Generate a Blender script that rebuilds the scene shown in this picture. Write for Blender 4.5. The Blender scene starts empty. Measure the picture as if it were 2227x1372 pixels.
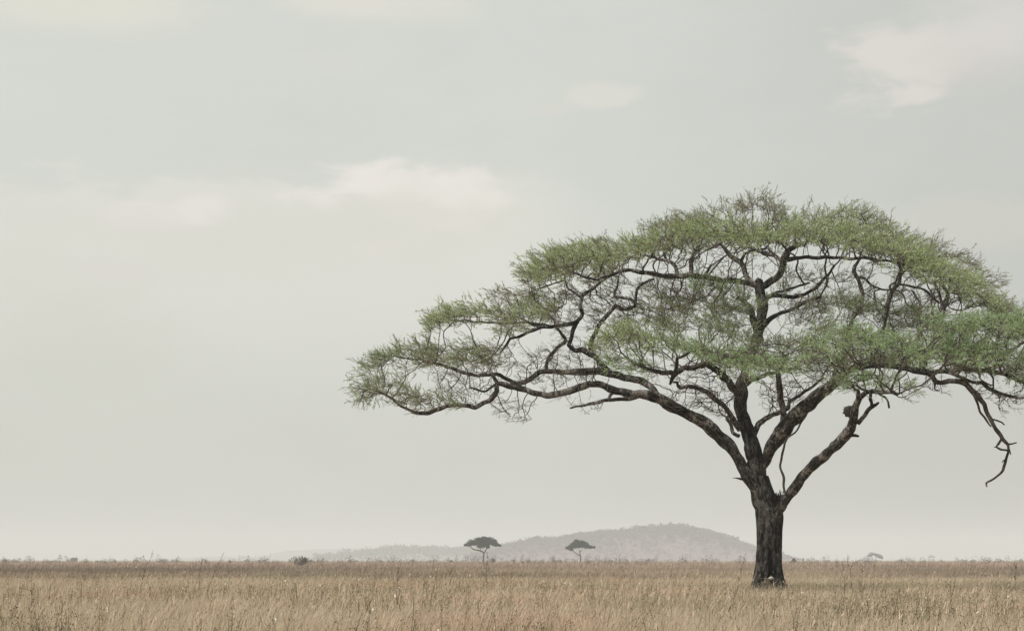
import bpy, math, random
import numpy as np
from mathutils import Vector, noise as mnoise
from mathutils.kdtree import KDTree

random.seed(7)
rng = np.random.default_rng(7)
R = math.radians
scene = bpy.context.scene

# ------------------------------------------------------------------ camera
F = 4500.0          # focal length in photo pixels (photo 2227 x 1372)
H = 1.40            # eye height
CX, HY = 1113.5, 1217.0
cam_d = bpy.data.cameras.new('camera')
cam = bpy.data.objects.new('camera', cam_d)
scene.collection.objects.link(cam)
cam.location = (0, 0, H)
cam.rotation_euler = (R(90), 0, 0)
cam_d.sensor_width = 36.0
cam_d.lens = 36.0 * F / 2227.0
cam_d.shift_y = (HY - 686.0) / 2227.0
cam_d.clip_start = 0.5
cam_d.clip_end = 30000
scene.camera = cam

scene.view_settings.view_transform = 'Standard'
scene.view_settings.look = 'None'
scene.view_settings.exposure = 0.0
scene.view_settings.gamma = 1.0

# ------------------------------------------------------------------ sun + sky
SUN_DIR = Vector((-0.50, -0.36, 0.79)).normalized()
sun_el = math.asin(SUN_DIR.z)
sun_rot = math.atan2(SUN_DIR.x, SUN_DIR.y)
sd = bpy.data.lights.new('sun', 'SUN')
sd.energy = 4.8
sd.angle = R(1.5)
sd.color = (1.0, 0.955, 0.89)
so = bpy.data.objects.new('sun', sd)
so.rotation_euler = SUN_DIR.to_track_quat('Z', 'Y').to_euler()
scene.collection.objects.link(so)


class NT:
    """tiny helper for node graphs"""
    def __init__(s, tree):
        s.t = tree; s.n = tree.nodes; s.l = tree.links
        s.n.clear()
    def node(s, typ, **kw):
        nd = s.n.new(typ)
        for k, v in kw.items():
            setattr(nd, k, v)
        return nd
    def put(s, sock, v):
        if isinstance(v, bpy.types.NodeSocket):
            s.l.new(v, sock)
        else:
            sock.default_value = v
    def math(s, op, a, b=0.0, c=0.0, clamp=False):
        nd = s.node('ShaderNodeMath', operation=op, use_clamp=clamp)
        s.put(nd.inputs[0], a); s.put(nd.inputs[1], b)
        if op in ('MULTIPLY_ADD', 'SMOOTH_MIN', 'SMOOTH_MAX'):
            s.put(nd.inputs[2], c)
        return nd.outputs[0]
    def mix(s, f, a, b, blend='MIX'):
        nd = s.node('ShaderNodeMix', data_type='RGBA', blend_type=blend)
        s.put(nd.inputs[0], f); s.put(nd.inputs[6], a); s.put(nd.inputs[7], b)
        return nd.outputs[2]
    def noise(s, vec, scale, detail=4, rough=0.55, dist=0.0):
        nd = s.node('ShaderNodeTexNoise')
        if vec is not None:
            s.l.new(vec, nd.inputs['Vector'])
        nd.inputs['Scale'].default_value = scale
        nd.inputs['Detail'].default_value = detail
        nd.inputs['Roughness'].default_value = rough
        nd.inputs['Distortion'].default_value = dist
        return nd.outputs['Fac']
    def smooth(s, v, lo, hi, a=0.0, b=1.0):
        nd = s.node('ShaderNodeMapRange', interpolation_type='SMOOTHSTEP')
        s.put(nd.inputs['Value'], v)
        s.put(nd.inputs['From Min'], lo); s.put(nd.inputs['From Max'], hi)
        s.put(nd.inputs['To Min'], a); s.put(nd.inputs['To Max'], b)
        return nd.outputs[0]
    def comb(s, x, y, z=0.0):
        nd = s.node('ShaderNodeCombineXYZ')
        s.put(nd.inputs[0], x); s.put(nd.inputs[1], y); s.put(nd.inputs[2], z)
        return nd.outputs[0]


def build_world():
    w = bpy.data.worlds.new('World')
    scene.world = w
    w.use_nodes = True
    g = NT(w.node_tree)
    out = g.node('ShaderNodeOutputWorld')
    bg = g.node('ShaderNodeBackground')
    bg.inputs['Strength'].default_value = 0.1
    g.l.new(bg.outputs[0], out.inputs[0])
    sky = g.node('ShaderNodeTexSky', sky_type='NISHITA')
    sky.sun_disc = False
    sky.sun_elevation = sun_el
    sky.sun_rotation = sun_rot
    sky.air_density = 1.0
    sky.dust_density = 4.0
    sky.ozone_density = 1.0
    tc = g.node('ShaderNodeTexCoord')
    sp = g.node('ShaderNodeSeparateXYZ')
    g.l.new(tc.outputs['Generated'], sp.inputs[0])
    az = g.math('ARCTAN2', sp.outputs[0], sp.outputs[1])
    el = g.math('ARCSINE', sp.outputs[2])
    # veil of thin high overcast, in radiance units (x strength 0.1)
    hi = (6.80, 6.98, 6.42, 1)
    lo = (6.15, 6.20, 5.78, 1)
    veil = g.mix(g.smooth(el, 0.0, 0.17), lo, hi)
    # brighter towards the sun side, greyer away from it
    side = g.smooth(az, -0.02, 0.26, 1.02, 0.87)
    uv = g.comb(az, g.math('MULTIPLY', el, 2.2))
    n1 = g.noise(uv, 5.0, 5, 0.55)
    n2 = g.noise(uv, 22.0, 6, 0.6)
    nn = g.math('ADD', g.math('MULTIPLY', g.math('SUBTRACT', n1, 0.5), 0.16),
                g.math('MULTIPLY', g.math('SUBTRACT', n2, 0.5), 0.055))
    lum = g.math('MULTIPLY', side, g.math('ADD', 1.0, nn))
    veil = g.mix(1.0, veil, g.comb(lum, lum, lum), 'MULTIPLY')
    col = g.mix(0.92, sky.outputs[0], veil)
    # soft cumulus: azimuth, elevation, half sizes, strength, warm tint
    edge = g.math('MULTIPLY', g.math('SUBTRACT', g.noise(uv, 22.0, 8, 0.6, 0.3), 0.5), 3.0)
    edge2 = g.math('MULTIPLY', g.math('SUBTRACT', g.noise(uv, 10.0, 7, 0.6, 0.3), 0.5), 2.8)
    clouds = [
        (880, 435, 210, 95, 0.8, (8.15, 7.85, 7.3, 1), 0),
        (930, 470, 250, 80, 0.55, (7.1, 7.05, 6.3, 1), 1),
        (780, 400, 70, 32, 0.45, (8.35, 8.0, 7.5, 1), 0),
        (960, 415, 60, 34, 0.4, (8.35, 8.0, 7.5, 1), 0),
        (440, 462, 66, 44, 0.9, (8.15, 7.8, 7.35, 1), 0),
        (290, 475, 110, 34, 0.6, (7.75, 7.45, 7.0, 1), 0),
        (40, 480, 110, 36, 0.35, (7.1, 7.0, 6.6, 1), 1),
        (500, 530, 640, 110, 0.6, (7.05, 7.0, 6.35, 1), 1),
        (180, 35, 290, 48, 0.62, (7.5, 7.4, 6.55, 1), 1),
        (760, 12, 190, 38, 0.62, (7.5, 7.35, 6.65, 1), 1),
        (710, 138, 90, 26, 0.30, (7.0, 6.75, 6.3, 1), 0),
        (1310, 210, 75, 34, 0.55, (7.4, 7.2, 6.6, 1), 0),
        (1190, 240, 50, 14, 0.35, (6.9, 6.7, 6.2, 1), 0),
        (1965, 165, 160, 92, 0.8, (7.15, 6.85, 6.45, 1), 0),
        (1990, 225, 80, 26, 0.55, (7.25, 6.95, 6.55, 1), 0),
        (2160, 95, 180, 95, 0.70, (6.95, 6.75, 6.4, 1), 1),
        (2110, 180, 110, 60, 0.35, (6.3, 6.1, 5.8, 1), 1),
        (2090, 505, 210, 48, 0.34, (6.5, 6.3, 5.75, 1), 1),
        (240, 600, 130, 40, 0.22, (6.9, 6.6, 6.2, 1), 1),
        (120, 850, 330, 210, 0.30, (6.2, 6.25, 5.2, 1), 1),
        (2140, 8, 110, 22, 0.4, (6.4, 6.25, 5.9, 1), 1),
    ]
    # long pale bank across the left: fairly crisp top, dissolving downwards
    top = g.math('ADD', el, g.math('MULTIPLY', g.math('SUBTRACT', g.noise(uv, 14.0, 8, 0.62), 0.5), 0.075))
    up = g.smooth(top, (HY - 455) / F, (HY - 395) / F, 1.0, 0.0)
    dn = g.smooth(el, (HY - 980) / F, (HY - 520) / F, 0.0, 1.0)
    sd_ = g.smooth(az, (1020 - CX) / F, (1330 - CX) / F, 1.0, 0.0)
    bank = g.math('MULTIPLY', g.math('MULTIPLY', up, dn), g.math('MULTIPLY', sd_, 0.7))
    col = g.mix(bank, col, (7.6, 7.48, 6.82, 1))
    for (px, py, a, b, st, c, soft) in clouds:
        u0 = math.atan((px - CX) / F); v0 = math.atan((HY - py) / F)
        du = g.math('DIVIDE', g.math('SUBTRACT', az, u0), a / F)
        dv = g.math('DIVIDE', g.math('SUBTRACT', el, v0), b / F)
        rr = g.math('SQRT', g.math('ADD', g.math('MULTIPLY', du, du), g.math('MULTIPLY', dv, dv)))
        rr = g.math('ADD', rr, edge2 if soft else edge)
        m = g.smooth(rr, 0.2 if soft else 0.40, 1.45 if soft else 1.15, min(1.0, st * 1.3), 0.0)
        col = g.mix(m, col, c)
    g.l.new(col, bg.inputs['Color'])

build_world()

# ------------------------------------------------------------------ helpers
def W(px, py, dy=0.0, D=75.0):
    Y = D + dy
    return np.array(((px - CX) / F * Y, Y, H - (py - HY) / F * Y))

def tag(o, label=None, cat=None, group=None, kind=None):
    if label: o['label'] = label
    if cat: o['category'] = cat
    if group: o['group'] = group
    if kind: o['kind'] = kind
    return o

def empty(name, loc):
    o = bpy.data.objects.new(name, None)
    o.location = loc
    o.empty_display_size = 0.3
    scene.collection.objects.link(o)
    return o

def mesh_obj(name, verts, quads=None, tris=None, mat=None, color=None, uv=None, parent=None, smooth=False, origin=None):
    """one mesh object from numpy arrays; color: per-vertex rgb; uv: per-vertex"""
    verts = np.asarray(verts, dtype=np.float32)
    if origin is None and parent is not None:
        origin = np.array(parent.matrix_world.translation if False else parent.location)
    if origin is not None:
        verts = verts - np.asarray(origin, dtype=np.float32)
    me = bpy.data.meshes.new(name)
    q = np.zeros((0, 4), np.int32) if quads is None or len(quads) == 0 else np.asarray(quads, np.int32)
    t = np.zeros((0, 3), np.int32) if tris is None or len(tris) == 0 else np.asarray(tris, np.int32)
    nl = q.size + t.size
    me.vertices.add(len(verts)); me.loops.add(nl); me.polygons.add(len(q) + len(t))
    me.vertices.foreach_set('co', verts.ravel())
    li = np.concatenate([q.ravel(), t.ravel()])
    me.loops.foreach_set('vertex_index', li)
    starts = np.concatenate([np.arange(len(q)) * 4, q.size + np.arange(len(t)) * 3]).astype(np.int32)
    me.polygons.foreach_set('loop_start', starts)
    if smooth:
        me.polygons.foreach_set('use_smooth', np.ones(len(q) + len(t), bool))
    if color is not None:
        a = me.color_attributes.new('tint', 'FLOAT_COLOR', 'POINT')
        c = np.ones((len(verts), 4), np.float32); c[:, :3] = color
        a.data.foreach_set('color', c.ravel())
    if uv is not None:
        u = me.uv_layers.new(name='UVMap')
        u.data.foreach_set('uv', np.asarray(uv, np.float32)[li].ravel())
    me.update(calc_edges=True)
    if mat: me.materials.append(mat)
    o = bpy.data.objects.new(name, me)
    if parent is not None:
        o.parent = parent
    elif origin is not None:
        o.location = origin
    scene.collection.objects.link(o)
    return o

def catmull(P, step, ten=1.0):
    """resample control rows (any columns) with a Catmull-Rom spline; spacing ~ step along first 3 columns"""
    P = np.asarray(P, float)
    if len(P) < 2: return P
    Q = np.vstack([2 * P[0] - P[1], P, 2 * P[-1] - P[-2]])
    out = []
    for i in range(1, len(Q) - 2):
        p0, p1, p2, p3 = Q[i - 1], Q[i], Q[i + 1], Q[i + 2]
        n = max(1, int(round(np.linalg.norm((p2 - p1)[:3]) / step)))
        for t in np.arange(n) / n:
            out.append(ten * 0.5 * ((2 * p1) + (-p0 + p2) * t + (2 * p0 - 5 * p1 + 4 * p2 - p3) * t * t + (-p0 + 3 * p1 - 3 * p2 + p3) * t ** 3) + (1 - ten) * (p1 + (p2 - p1) * t))
    out.append(P[-1])
    return np.array(out)

class Tubes:
    def __init__(s):
        s.v = []; s.q = []; s.t = []; s.uv = []; s.n = 0
    def add(s, P, r, k=6, rough=0.0, seed=0.0, cap=True):
        P = np.asarray(P, float); r = np.asarray(r, float); n = len(P)
        if n < 2: return
        T = np.gradient(P, axis=0)
        T /= np.maximum(np.linalg.norm(T, axis=1, keepdims=True), 1e-9)
        ref = np.array((0.0, 1.0, 0.0)) if abs(T[0][1]) < 0.9 else np.array((1.0, 0, 0))
        U = np.zeros_like(P)
        u = ref - T[0] * ref.dot(T[0])
        for i in range(n):
            u = u - T[i] * u.dot(T[i]); u = u / max(np.linalg.norm(u), 1e-9); U[i] = u
        V = np.cross(T, U)
        a = np.arange(k) / k * 2 * math.pi
        ca, sa = np.cos(a), np.sin(a)
        N = U[:, None, :] * ca[None, :, None] + V[:, None, :] * sa[None, :, None]
        rr = np.repeat(r[:, None], k, axis=1)
        L = np.concatenate([[0], np.cumsum(np.linalg.norm(np.diff(P, axis=0), axis=1))])
        if rough > 0:
            for i in range(n):
                for j in range(k):
                    nv = mnoise.noise(Vector((ca[j] * 1.6 + seed, sa[j] * 1.6, L[i] * 1.1 + seed * 3)))
                    nf = mnoise.noise(Vector((ca[j] * 4.2 + seed, sa[j] * 4.2, L[i] * 2.6)))
                    rr[i, j] *= 1 + rough * (nv + 0.8 * nf)
        Vv = P[:, None, :] + N * rr[:, :, None]
        base = s.n
        idx = np.arange(n * k).reshape(n, k)
        A = idx[:-1, :]; B = np.roll(idx, -1, 1)[:-1, :]; C = np.roll(idx, -1, 1)[1:, :]; Dd = idx[1:, :]
        s.q.append(np.stack([A, B, C, Dd], -1).reshape(-1, 4) + base)
        s.v.append(Vv.reshape(-1, 3))
        uvu = np.repeat((a / (2 * math.pi))[None, :], n, 0); uvv = np.repeat(L[:, None] + seed, k, 1)
        s.uv.append(np.stack([uvu, uvv], -1).reshape(-1, 2))
        s.n += n * k
        if cap:
            s.v.append((P[-1] + T[-1] * r[-1] * 0.8)[None]); s.uv.append(np.array([[0.5, L[-1]]]))
            last = idx[-1] + base
            s.t.append(np.stack([last, np.roll(last, -1), np.full(k, s.n)], -1))
            s.n += 1
    def build(s, name, mat, parent=None, smooth=True, origin=None):
        return mesh_obj(name, np.concatenate(s.v), np.concatenate(s.q), np.concatenate(s.t) if s.t else None, mat,
                        uv=np.concatenate(s.uv), parent=parent, smooth=smooth, origin=origin)

# ------------------------------------------------------------------ materials
def new_mat(name):
    m = bpy.data.materials.new(name); m.use_nodes = True
    return m, NT(m.node_tree)

def bark_mat(name, dark, light, vscale=1.0, bump=0.9, flake=(0.34, 0.28, 0.235, 1), flk=0.6, contrast=1.0):
    """furrowed bark: ridges run along the limb (uv v = metres along, position used across)"""
    m, g = new_mat(name)
    out = g.node('ShaderNodeOutputMaterial'); b = g.node('ShaderNodeBsdfPrincipled')
    g.l.new(b.outputs[0], out.inputs[0])
    tc = g.node('ShaderNodeTexCoord')
    ms = g.node('ShaderNodeMapping'); ms.inputs['Scale'].default_value = (1, 1, 0.45)
    g.l.new(tc.outputs['Object'], ms.inputs[0])
    us = g.node('ShaderNodeSeparateXYZ'); g.l.new(tc.outputs['UV'], us.inputs[0])
    ang = g.math('MULTIPLY', us.outputs[0], 6.2831853)
    cyl = g.comb(g.math('COSINE', ang), g.math('SINE', ang), g.math('MULTIPLY', us.outputs[1], 0.55))
    f1 = g.noise(cyl, 3.6 * vscale, 7, 0.68, 0.5)        # long furrows
    f4 = g.noise(cyl, 8.5 * vscale, 5, 0.7, 0.3)
    f2 = g.noise(tc.outputs['Object'], 1.7, 4, 0.6)
    f3 = g.noise(ms.outputs[0], 13.0, 6, 0.72, 0.6)
    h = g.math('ADD', g.math('MULTIPLY', f1, 0.55), g.math('MULTIPLY', f4, 0.45))
    h = g.math('ADD', h, g.math('MULTIPLY', g.math('SUBTRACT', f3, 0.5), 0.28))
    v = g.math('ADD', h, g.math('MULTIPLY', g.math('SUBTRACT', f2, 0.5), 0.22))
    col = g.mix(g.smooth(v, 0.505 - 0.075 / contrast, 0.525 + 0.075 / contrast), dark, light)
    fl = g.smooth(g.math('ADD', f3, g.math('MULTIPLY', g.math('SUBTRACT', f2, 0.5), 0.8)), 0.54, 0.62)
    col = g.mix(g.math('MULTIPLY', fl, flk), col, flake)
    g.l.new(col, b.inputs['Base Color'])
    b.inputs['Roughness'].default_value = 0.95
    b.inputs['Specular IOR Level'].default_value = 0.12
    bp = g.node('ShaderNodeBump'); bp.inputs['Strength'].default_value = bump; bp.inputs['Distance'].default_value = 0.09
    g.l.new(h, bp.inputs['Height']); g.l.new(bp.outputs[0], b.inputs['Normal'])
    return m

def tint_mat(name, trans=0.0, rough=0.9, tcol=(1.0, 1.05, 0.7, 1)):
    """colour from each leaf's / blade's own tint, with thin-leaf translucency"""
    m, g = new_mat(name)
    out = g.node('ShaderNodeOutputMaterial'); b = g.node('ShaderNodeBsdfPrincipled')
    at = g.node('ShaderNodeAttribute', attribute_name='tint')
    b.inputs['Roughness'].default_value = rough
    b.inputs['Specular IOR Level'].default_value = 0.2
    g.l.new(at.outputs['Color'], b.inputs['Base Color'])
    if trans > 0:
        tr = g.node('ShaderNodeBsdfTranslucent')
        g.l.new(g.mix(1.0, at.outputs['Color'], tcol, 'MULTIPLY'), tr.inputs[0])
        mx = g.node('ShaderNodeMixShader'); mx.inputs[0].default_value = trans
        g.l.new(b.outputs[0], mx.inputs[1]); g.l.new(tr.outputs[0], mx.inputs[2])
        g.l.new(mx.outputs[0], out.inputs[0])
    else:
        g.l.new(b.outputs[0], out.inputs[0])
    return m

M_BARK = bark_mat('trunk_bark', (0.010, 0.0095, 0.009, 1), (0.078, 0.073, 0.067, 1), flk=0.5, flake=(0.17, 0.158, 0.142, 1), contrast=1.3)
M_LIMB = bark_mat('limb_bark', (0.011, 0.010, 0.010, 1), (0.135, 0.124, 0.114, 1), flk=0.65, flake=(0.35, 0.315, 0.28, 1), contrast=1.6)
M_TWIG = bark_mat('twig_bark', (0.032, 0.027, 0.024, 1), (0.130, 0.108, 0.095, 1), bump=0.2, flk=0.3)
M_DEAD = bark_mat('dead_wood', (0.028, 0.025, 0.020, 1), (0.130, 0.112, 0.090, 1), bump=0.5, flk=0.3)
M_LEAF = tint_mat('acacia_leaf', 0.32)
M_GRASS = tint_mat('dry_grass_blade', 0.22, tcol=(1.0, 0.95, 0.8, 1))
M_FAR = tint_mat('far_foliage', 0.12)

# ------------------------------------------------------------------ smooth random field for patches
_lat = rng.random((64, 64))
def field(x, y, s, ox=0.0, oy=0.0):
    """value noise in 0..1 at world scale s metres"""
    u = np.asarray(x) / s + ox + 1000; v = np.asarray(y) / s + oy + 1000
    iu = np.floor(u).astype(int); iv = np.floor(v).astype(int)
    fu = u - iu; fv = v - iv
    fu = fu * fu * (3 - 2 * fu); fv = fv * fv * (3 - 2 * fv)
    g = lambda a, b: _lat[a % 64, b % 64]
    return (g(iu, iv) * (1 - fu) + g(iu + 1, iv) * fu) * (1 - fv) + (g(iu, iv + 1) * (1 - fu) + g(iu + 1, iv + 1) * fu) * fv

# ------------------------------------------------------------------ ground
def build_ground():
    m, g = new_mat('savanna_soil')
    out = g.node('ShaderNodeOutputMaterial'); b = g.node('ShaderNodeBsdfPrincipled')
    g.l.new(b.outputs[0], out.inputs[0])
    tc = g.node('ShaderNodeTexCoord')
    n1 = g.noise(tc.outputs['Object'], 0.02, 6, 0.6)
    n2 = g.noise(tc.outputs['Object'], 1.5, 5, 0.65)
    c = g.mix(n1, (0.20, 0.155, 0.11, 1), (0.32, 0.25, 0.18, 1))
    c = g.mix(g.math('MULTIPLY', n2, 0.6), c, (0.15, 0.12, 0.085, 1))
    g.l.new(c, b.inputs['Base Color']); b.inputs['Roughness'].default_value = 1.0
    b.inputs['Specular IOR Level'].default_value = 0.05
    rs = [0, 10, 20, 30, 45, 60, 80, 110, 150, 220, 350, 600, 1000, 2000, 4000, 8000, 12000]
    k = 96
    vs = [np.array([[0, 0, 0]])]
    a = np.arange(k) / k * 2 * math.pi
    for r in rs[1:]:
        x = np.cos(a) * r; y = np.sin(a) * r
        vs.append(np.stack([x, y, np.zeros(k)], -1))
    q = []; t = []
    for j in range(k):
        t.append((0, 1 + j, 1 + (j + 1) % k))
    for i in range(len(rs) - 2):
        b0 = 1 + i * k; b1 = b0 + k
        for j in range(k):
            q.append((b0 + j, b1 + j, b1 + (j + 1) % k, b0 + (j + 1) % k))
    o = mesh_obj('ground', np.concatenate(vs), q, t, m)
    tag(o, kind='structure')
build_ground()

# ------------------------------------------------------------------ grass
def blades(name, x, y, h, w, leanx, leany, col, mat, faceaz=None, label=None, z0=None):
    n = len(x)
    az = rng.uniform(0, math.pi, n) if faceaz is None else faceaz
    wx = np.cos(az) * w * 0.5; wy = np.sin(az) * w * 0.5
    z0 = np.zeros(n) if z0 is None else z0
    v = np.zeros((n, 5, 3), np.float32)
    v[:, 0] = np.stack([x - wx, y - wy, z0], -1)
    v[:, 1] = np.stack([x + wx, y + wy, z0], -1)
    mx = x + leanx * h * 0.38; my = y + leany * h * 0.38
    v[:, 2] = np.stack([mx + wx * 0.85, my + wy * 0.85, z0 + h * 0.6], -1)
    v[:, 3] = np.stack([mx - wx * 0.85, my - wy * 0.85, z0 + h * 0.6], -1)
    v[:, 4] = np.stack([x + leanx * h, y + leany * h, z0 + h * (1 - 0.25 * (leanx ** 2 + leany ** 2))], -1)
    idx = np.arange(n)[:, None] * 5
    q = idx + np.array([0, 1, 2, 3]); t = idx + np.array([3, 2, 4])
    c = np.repeat(col[:, None, :], 5, 1).reshape(-1, 3)
    return v.reshape(-1, 3), q, t, c

def merge(parts):
    vs, qs, ts, cs = [], [], [], []; o = 0
    for v, q, t, c in parts:
        vs.append(v); qs.append(q + o)
        if t is not None and len(t): ts.append(t + o)
        cs.append(c); o += len(v)
    return np.concatenate(vs), np.concatenate(qs), (np.concatenate(ts) if ts else None), np.concatenate(cs)

STRAW = np.array([[0.53, 0.45, 0.335], [0.53, 0.43, 0.335], [0.49, 0.42, 0.31], [0.39, 0.325, 0.24],
                  [0.60, 0.53, 0.41], [0.20, 0.165, 0.12], [0.47, 0.395, 0.325], [0.37, 0.34, 0.235]])
STRAW_P = np.array([0.22, 0.19, 0.18, 0.13, 0.08, 0.09, 0.07, 0.04])

def grass_color(x, y, n):
    c = STRAW[rng.choice(len(STRAW), n, p=STRAW_P)].copy()
    c *= rng.uniform(0.94, 1.20, (n, 1)) * np.array([0.96, 0.945, 0.945])
    p1 = field(x, y, 5.0); p2 = field(x, y, 14.0, 9, 4); p3 = field(x, y, 1.7, 3, 8)
    # patches: redder, olive
    red = np.clip((p1 - 0.62) * 3, 0, 1)[:, None]
    olv = np.clip((p2 * 0.6 + p3 * 0.5 - 0.62) * 3, 0, 1)[:, None]
    c = c * (1 - red * np.array([0.02, 0.14, 0.16]))
    c = c * (1 - olv * np.array([0.30, 0.22, 0.30]))
    # far belt of darker, greener-brown growth
    sx = x / y
    amt = np.clip(0.66 + 0.55 * np.clip((-sx - 0.02) / 0.2, 0, 1) + 0.6 * np.clip((sx - 0.14) / 0.1, 0, 1), 0, 1)
    edge0 = 104 + 26 * field(x, y, 24, 5, 5); edge1 = 430 + 90 * field(x, y, 60, 2, 2)
    belt = np.clip((y - edge0) / 10, 0, 1) * np.clip((edge1 - y) / 90, 0, 1)
    belt = belt * amt * (0.45 + 0.9 * field(x, y, 22, 1, 7))
    c = c * (1 - np.clip(belt, 0, 1)[:, None] * np.array([0.56, 0.57, 0.53]))
    # two darker olive patches left of the big tree
    for qx, qy, qr, qa in ((3.3, 43, 1.5, .5), (5.0, 44, 1.2, .42), (9.2, 49, 1.6, .25), (-8.4, 30, 1.0, .3), (1.2, 27, .8, .4)):
        g_ = np.exp(-((x - qx) / qr) ** 2 - ((y - qy) / (qr * 1.6)) ** 2)[:, None] * qa
        c = c * (1 - g_ * np.array([1.1, 0.95, 1.15]))
    far = np.clip((y - 330) / 200, 0, 1)[:, None]
    c = c * (1 - far * np.array([0.16, 0.28, 0.25]))
    return np.clip(c, 0.02, 0.8)

def wedge(n, y0, y1, k=0.30, pad=6.0, power=2.0):
    u = rng.random(n)
    y = (y0 ** power + u * (y1 ** power - y0 ** power)) ** (1 / power)
    x = rng.uniform(-1, 1, n) * (k * y + pad)
    return x, y

def build_grass():
    parts = []
    specs = [  # n, y0, y1, height, width, power
        (300000, 19, 34, 0.55, 0.0042, 2.0),
        (340000, 32, 60, 0.56, 0.0058, 2.0),
        (300000, 56, 110, 0.56, 0.009, 2.0),
        (220000, 105, 260, 0.58, 0.020, 1.8),
        (120000, 250, 900, 0.60, 0.060, 1.6),
    ]
    for n, y0, y1, hh, ww, pw in specs:
        x, y = wedge(n, y0, y1, power=pw)
        # gather into tussocks
        cs = 0.26 if y0 < 100 else 0.7
        jx = rng.normal(0, cs * 0.3, n); jy = rng.normal(0, cs * 0.3, n)
        if y0 < 200:
            keep = rng.random(n) < 0.38
            x = np.where(keep, (np.round(x / cs) * cs + (field(np.round(x / cs) * 7.1, np.round(y / cs) * 3.3, 1.0) - .5) * cs * 1.4) + jx, x)
            y = np.where(keep, (np.round(y / cs) * cs + (field(np.round(x / cs) * 5.7, np.round(y / cs) * 9.1, 1.0) - .5) * cs * 1.4) + jy, y)
        # keep clear of the trunk foot
        tx, ty = W(1671, 1268)[0], 75.0
        ok = np.hypot(x - tx, y - ty) > 0.72
        x = x[ok]; y = y[ok]; n = len(x)
        h = hh * (0.62 + 0.45 * field(x, y, 2.2, 4, 1)) * rng.uniform(0.55, 1.35, n) + 0.08 * (field(x, y, 9, 3, 3) - 0.5)
        h = np.clip(h, 0.12, 0.95)
        w = ww * rng.uniform(0.6, 1.5, n)
        lx = 0.22 + rng.normal(0, 0.30, n) + 0.25 * (field(x, y, 3, 8, 8) - 0.5); ly = rng.normal(0, 0.30, n)
        parts.append(blades('g', x, y, h, w, lx, ly, grass_color(x, y, n), M_GRASS))
    # taller culms with feathery heads
    for n, y0, y1, ww in ((3600, 19, 45, 0.005), (3600, 40, 100, 0.008), (3600, 95, 400, 0.022)):
        x, y = wedge(n, y0, y1)
        h = rng.uniform(0.62, 0.98, n) * (0.8 + 0.3 * field(x, y, 6))
        lx = 0.25 + rng.normal(0, 0.25, n); ly = rng.normal(0, 0.22, n)
        c = grass_color(x, y, n) * 1.03
        parts.append(blades('g', x, y, h, ww * rng.uniform(0.8, 1.4, n), lx, ly, np.clip(c, 0, .75), M_GRASS))
        hx = x + lx * h * 0.9; hy = y + ly * h * 0.9
        for j in range(2):
            parts.append(blades('g', hx + rng.normal(0, .012, n), hy, rng.uniform(0.06, 0.12, n), ww * 1.5 * np.ones(n), lx + rng.normal(0, .5, n),
                                rng.normal(0, .4, n), np.clip(c * np.array([0.95, 0.9, 0.88]), 0, .7), M_GRASS, z0=h * 0.88))
    v, q, t, c = merge(parts)
    o = mesh_obj('grass', v, q, t, M_GRASS, color=c)
    tag(o, 'tall dry straw coloured savanna grass covering the plain', 'grass', kind='stuff')
build_grass()

def leaf_quads(P, D_, L, Wd, col):
    """diamond leaves at P along unit D_, length L, width Wd"""
    n = len(P)
    r = rng.normal(size=(n, 3)); S = np.cross(D_, r); S /= np.maximum(np.linalg.norm(S, axis=1, keepdims=True), 1e-6)
    L = np.broadcast_to(L, (n,))[:, None]; Wd = np.broadcast_to(Wd, (n,))[:, None]
    v = np.stack([P, P + D_ * L * 0.45 + S * Wd * 0.5, P + D_ * L, P + D_ * L * 0.5 - S * Wd * 0.5], 1).reshape(-1, 3)
    q = np.arange(n * 4).reshape(n, 4)
    return v, q, None, np.repeat(col, 4, 0)

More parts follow.
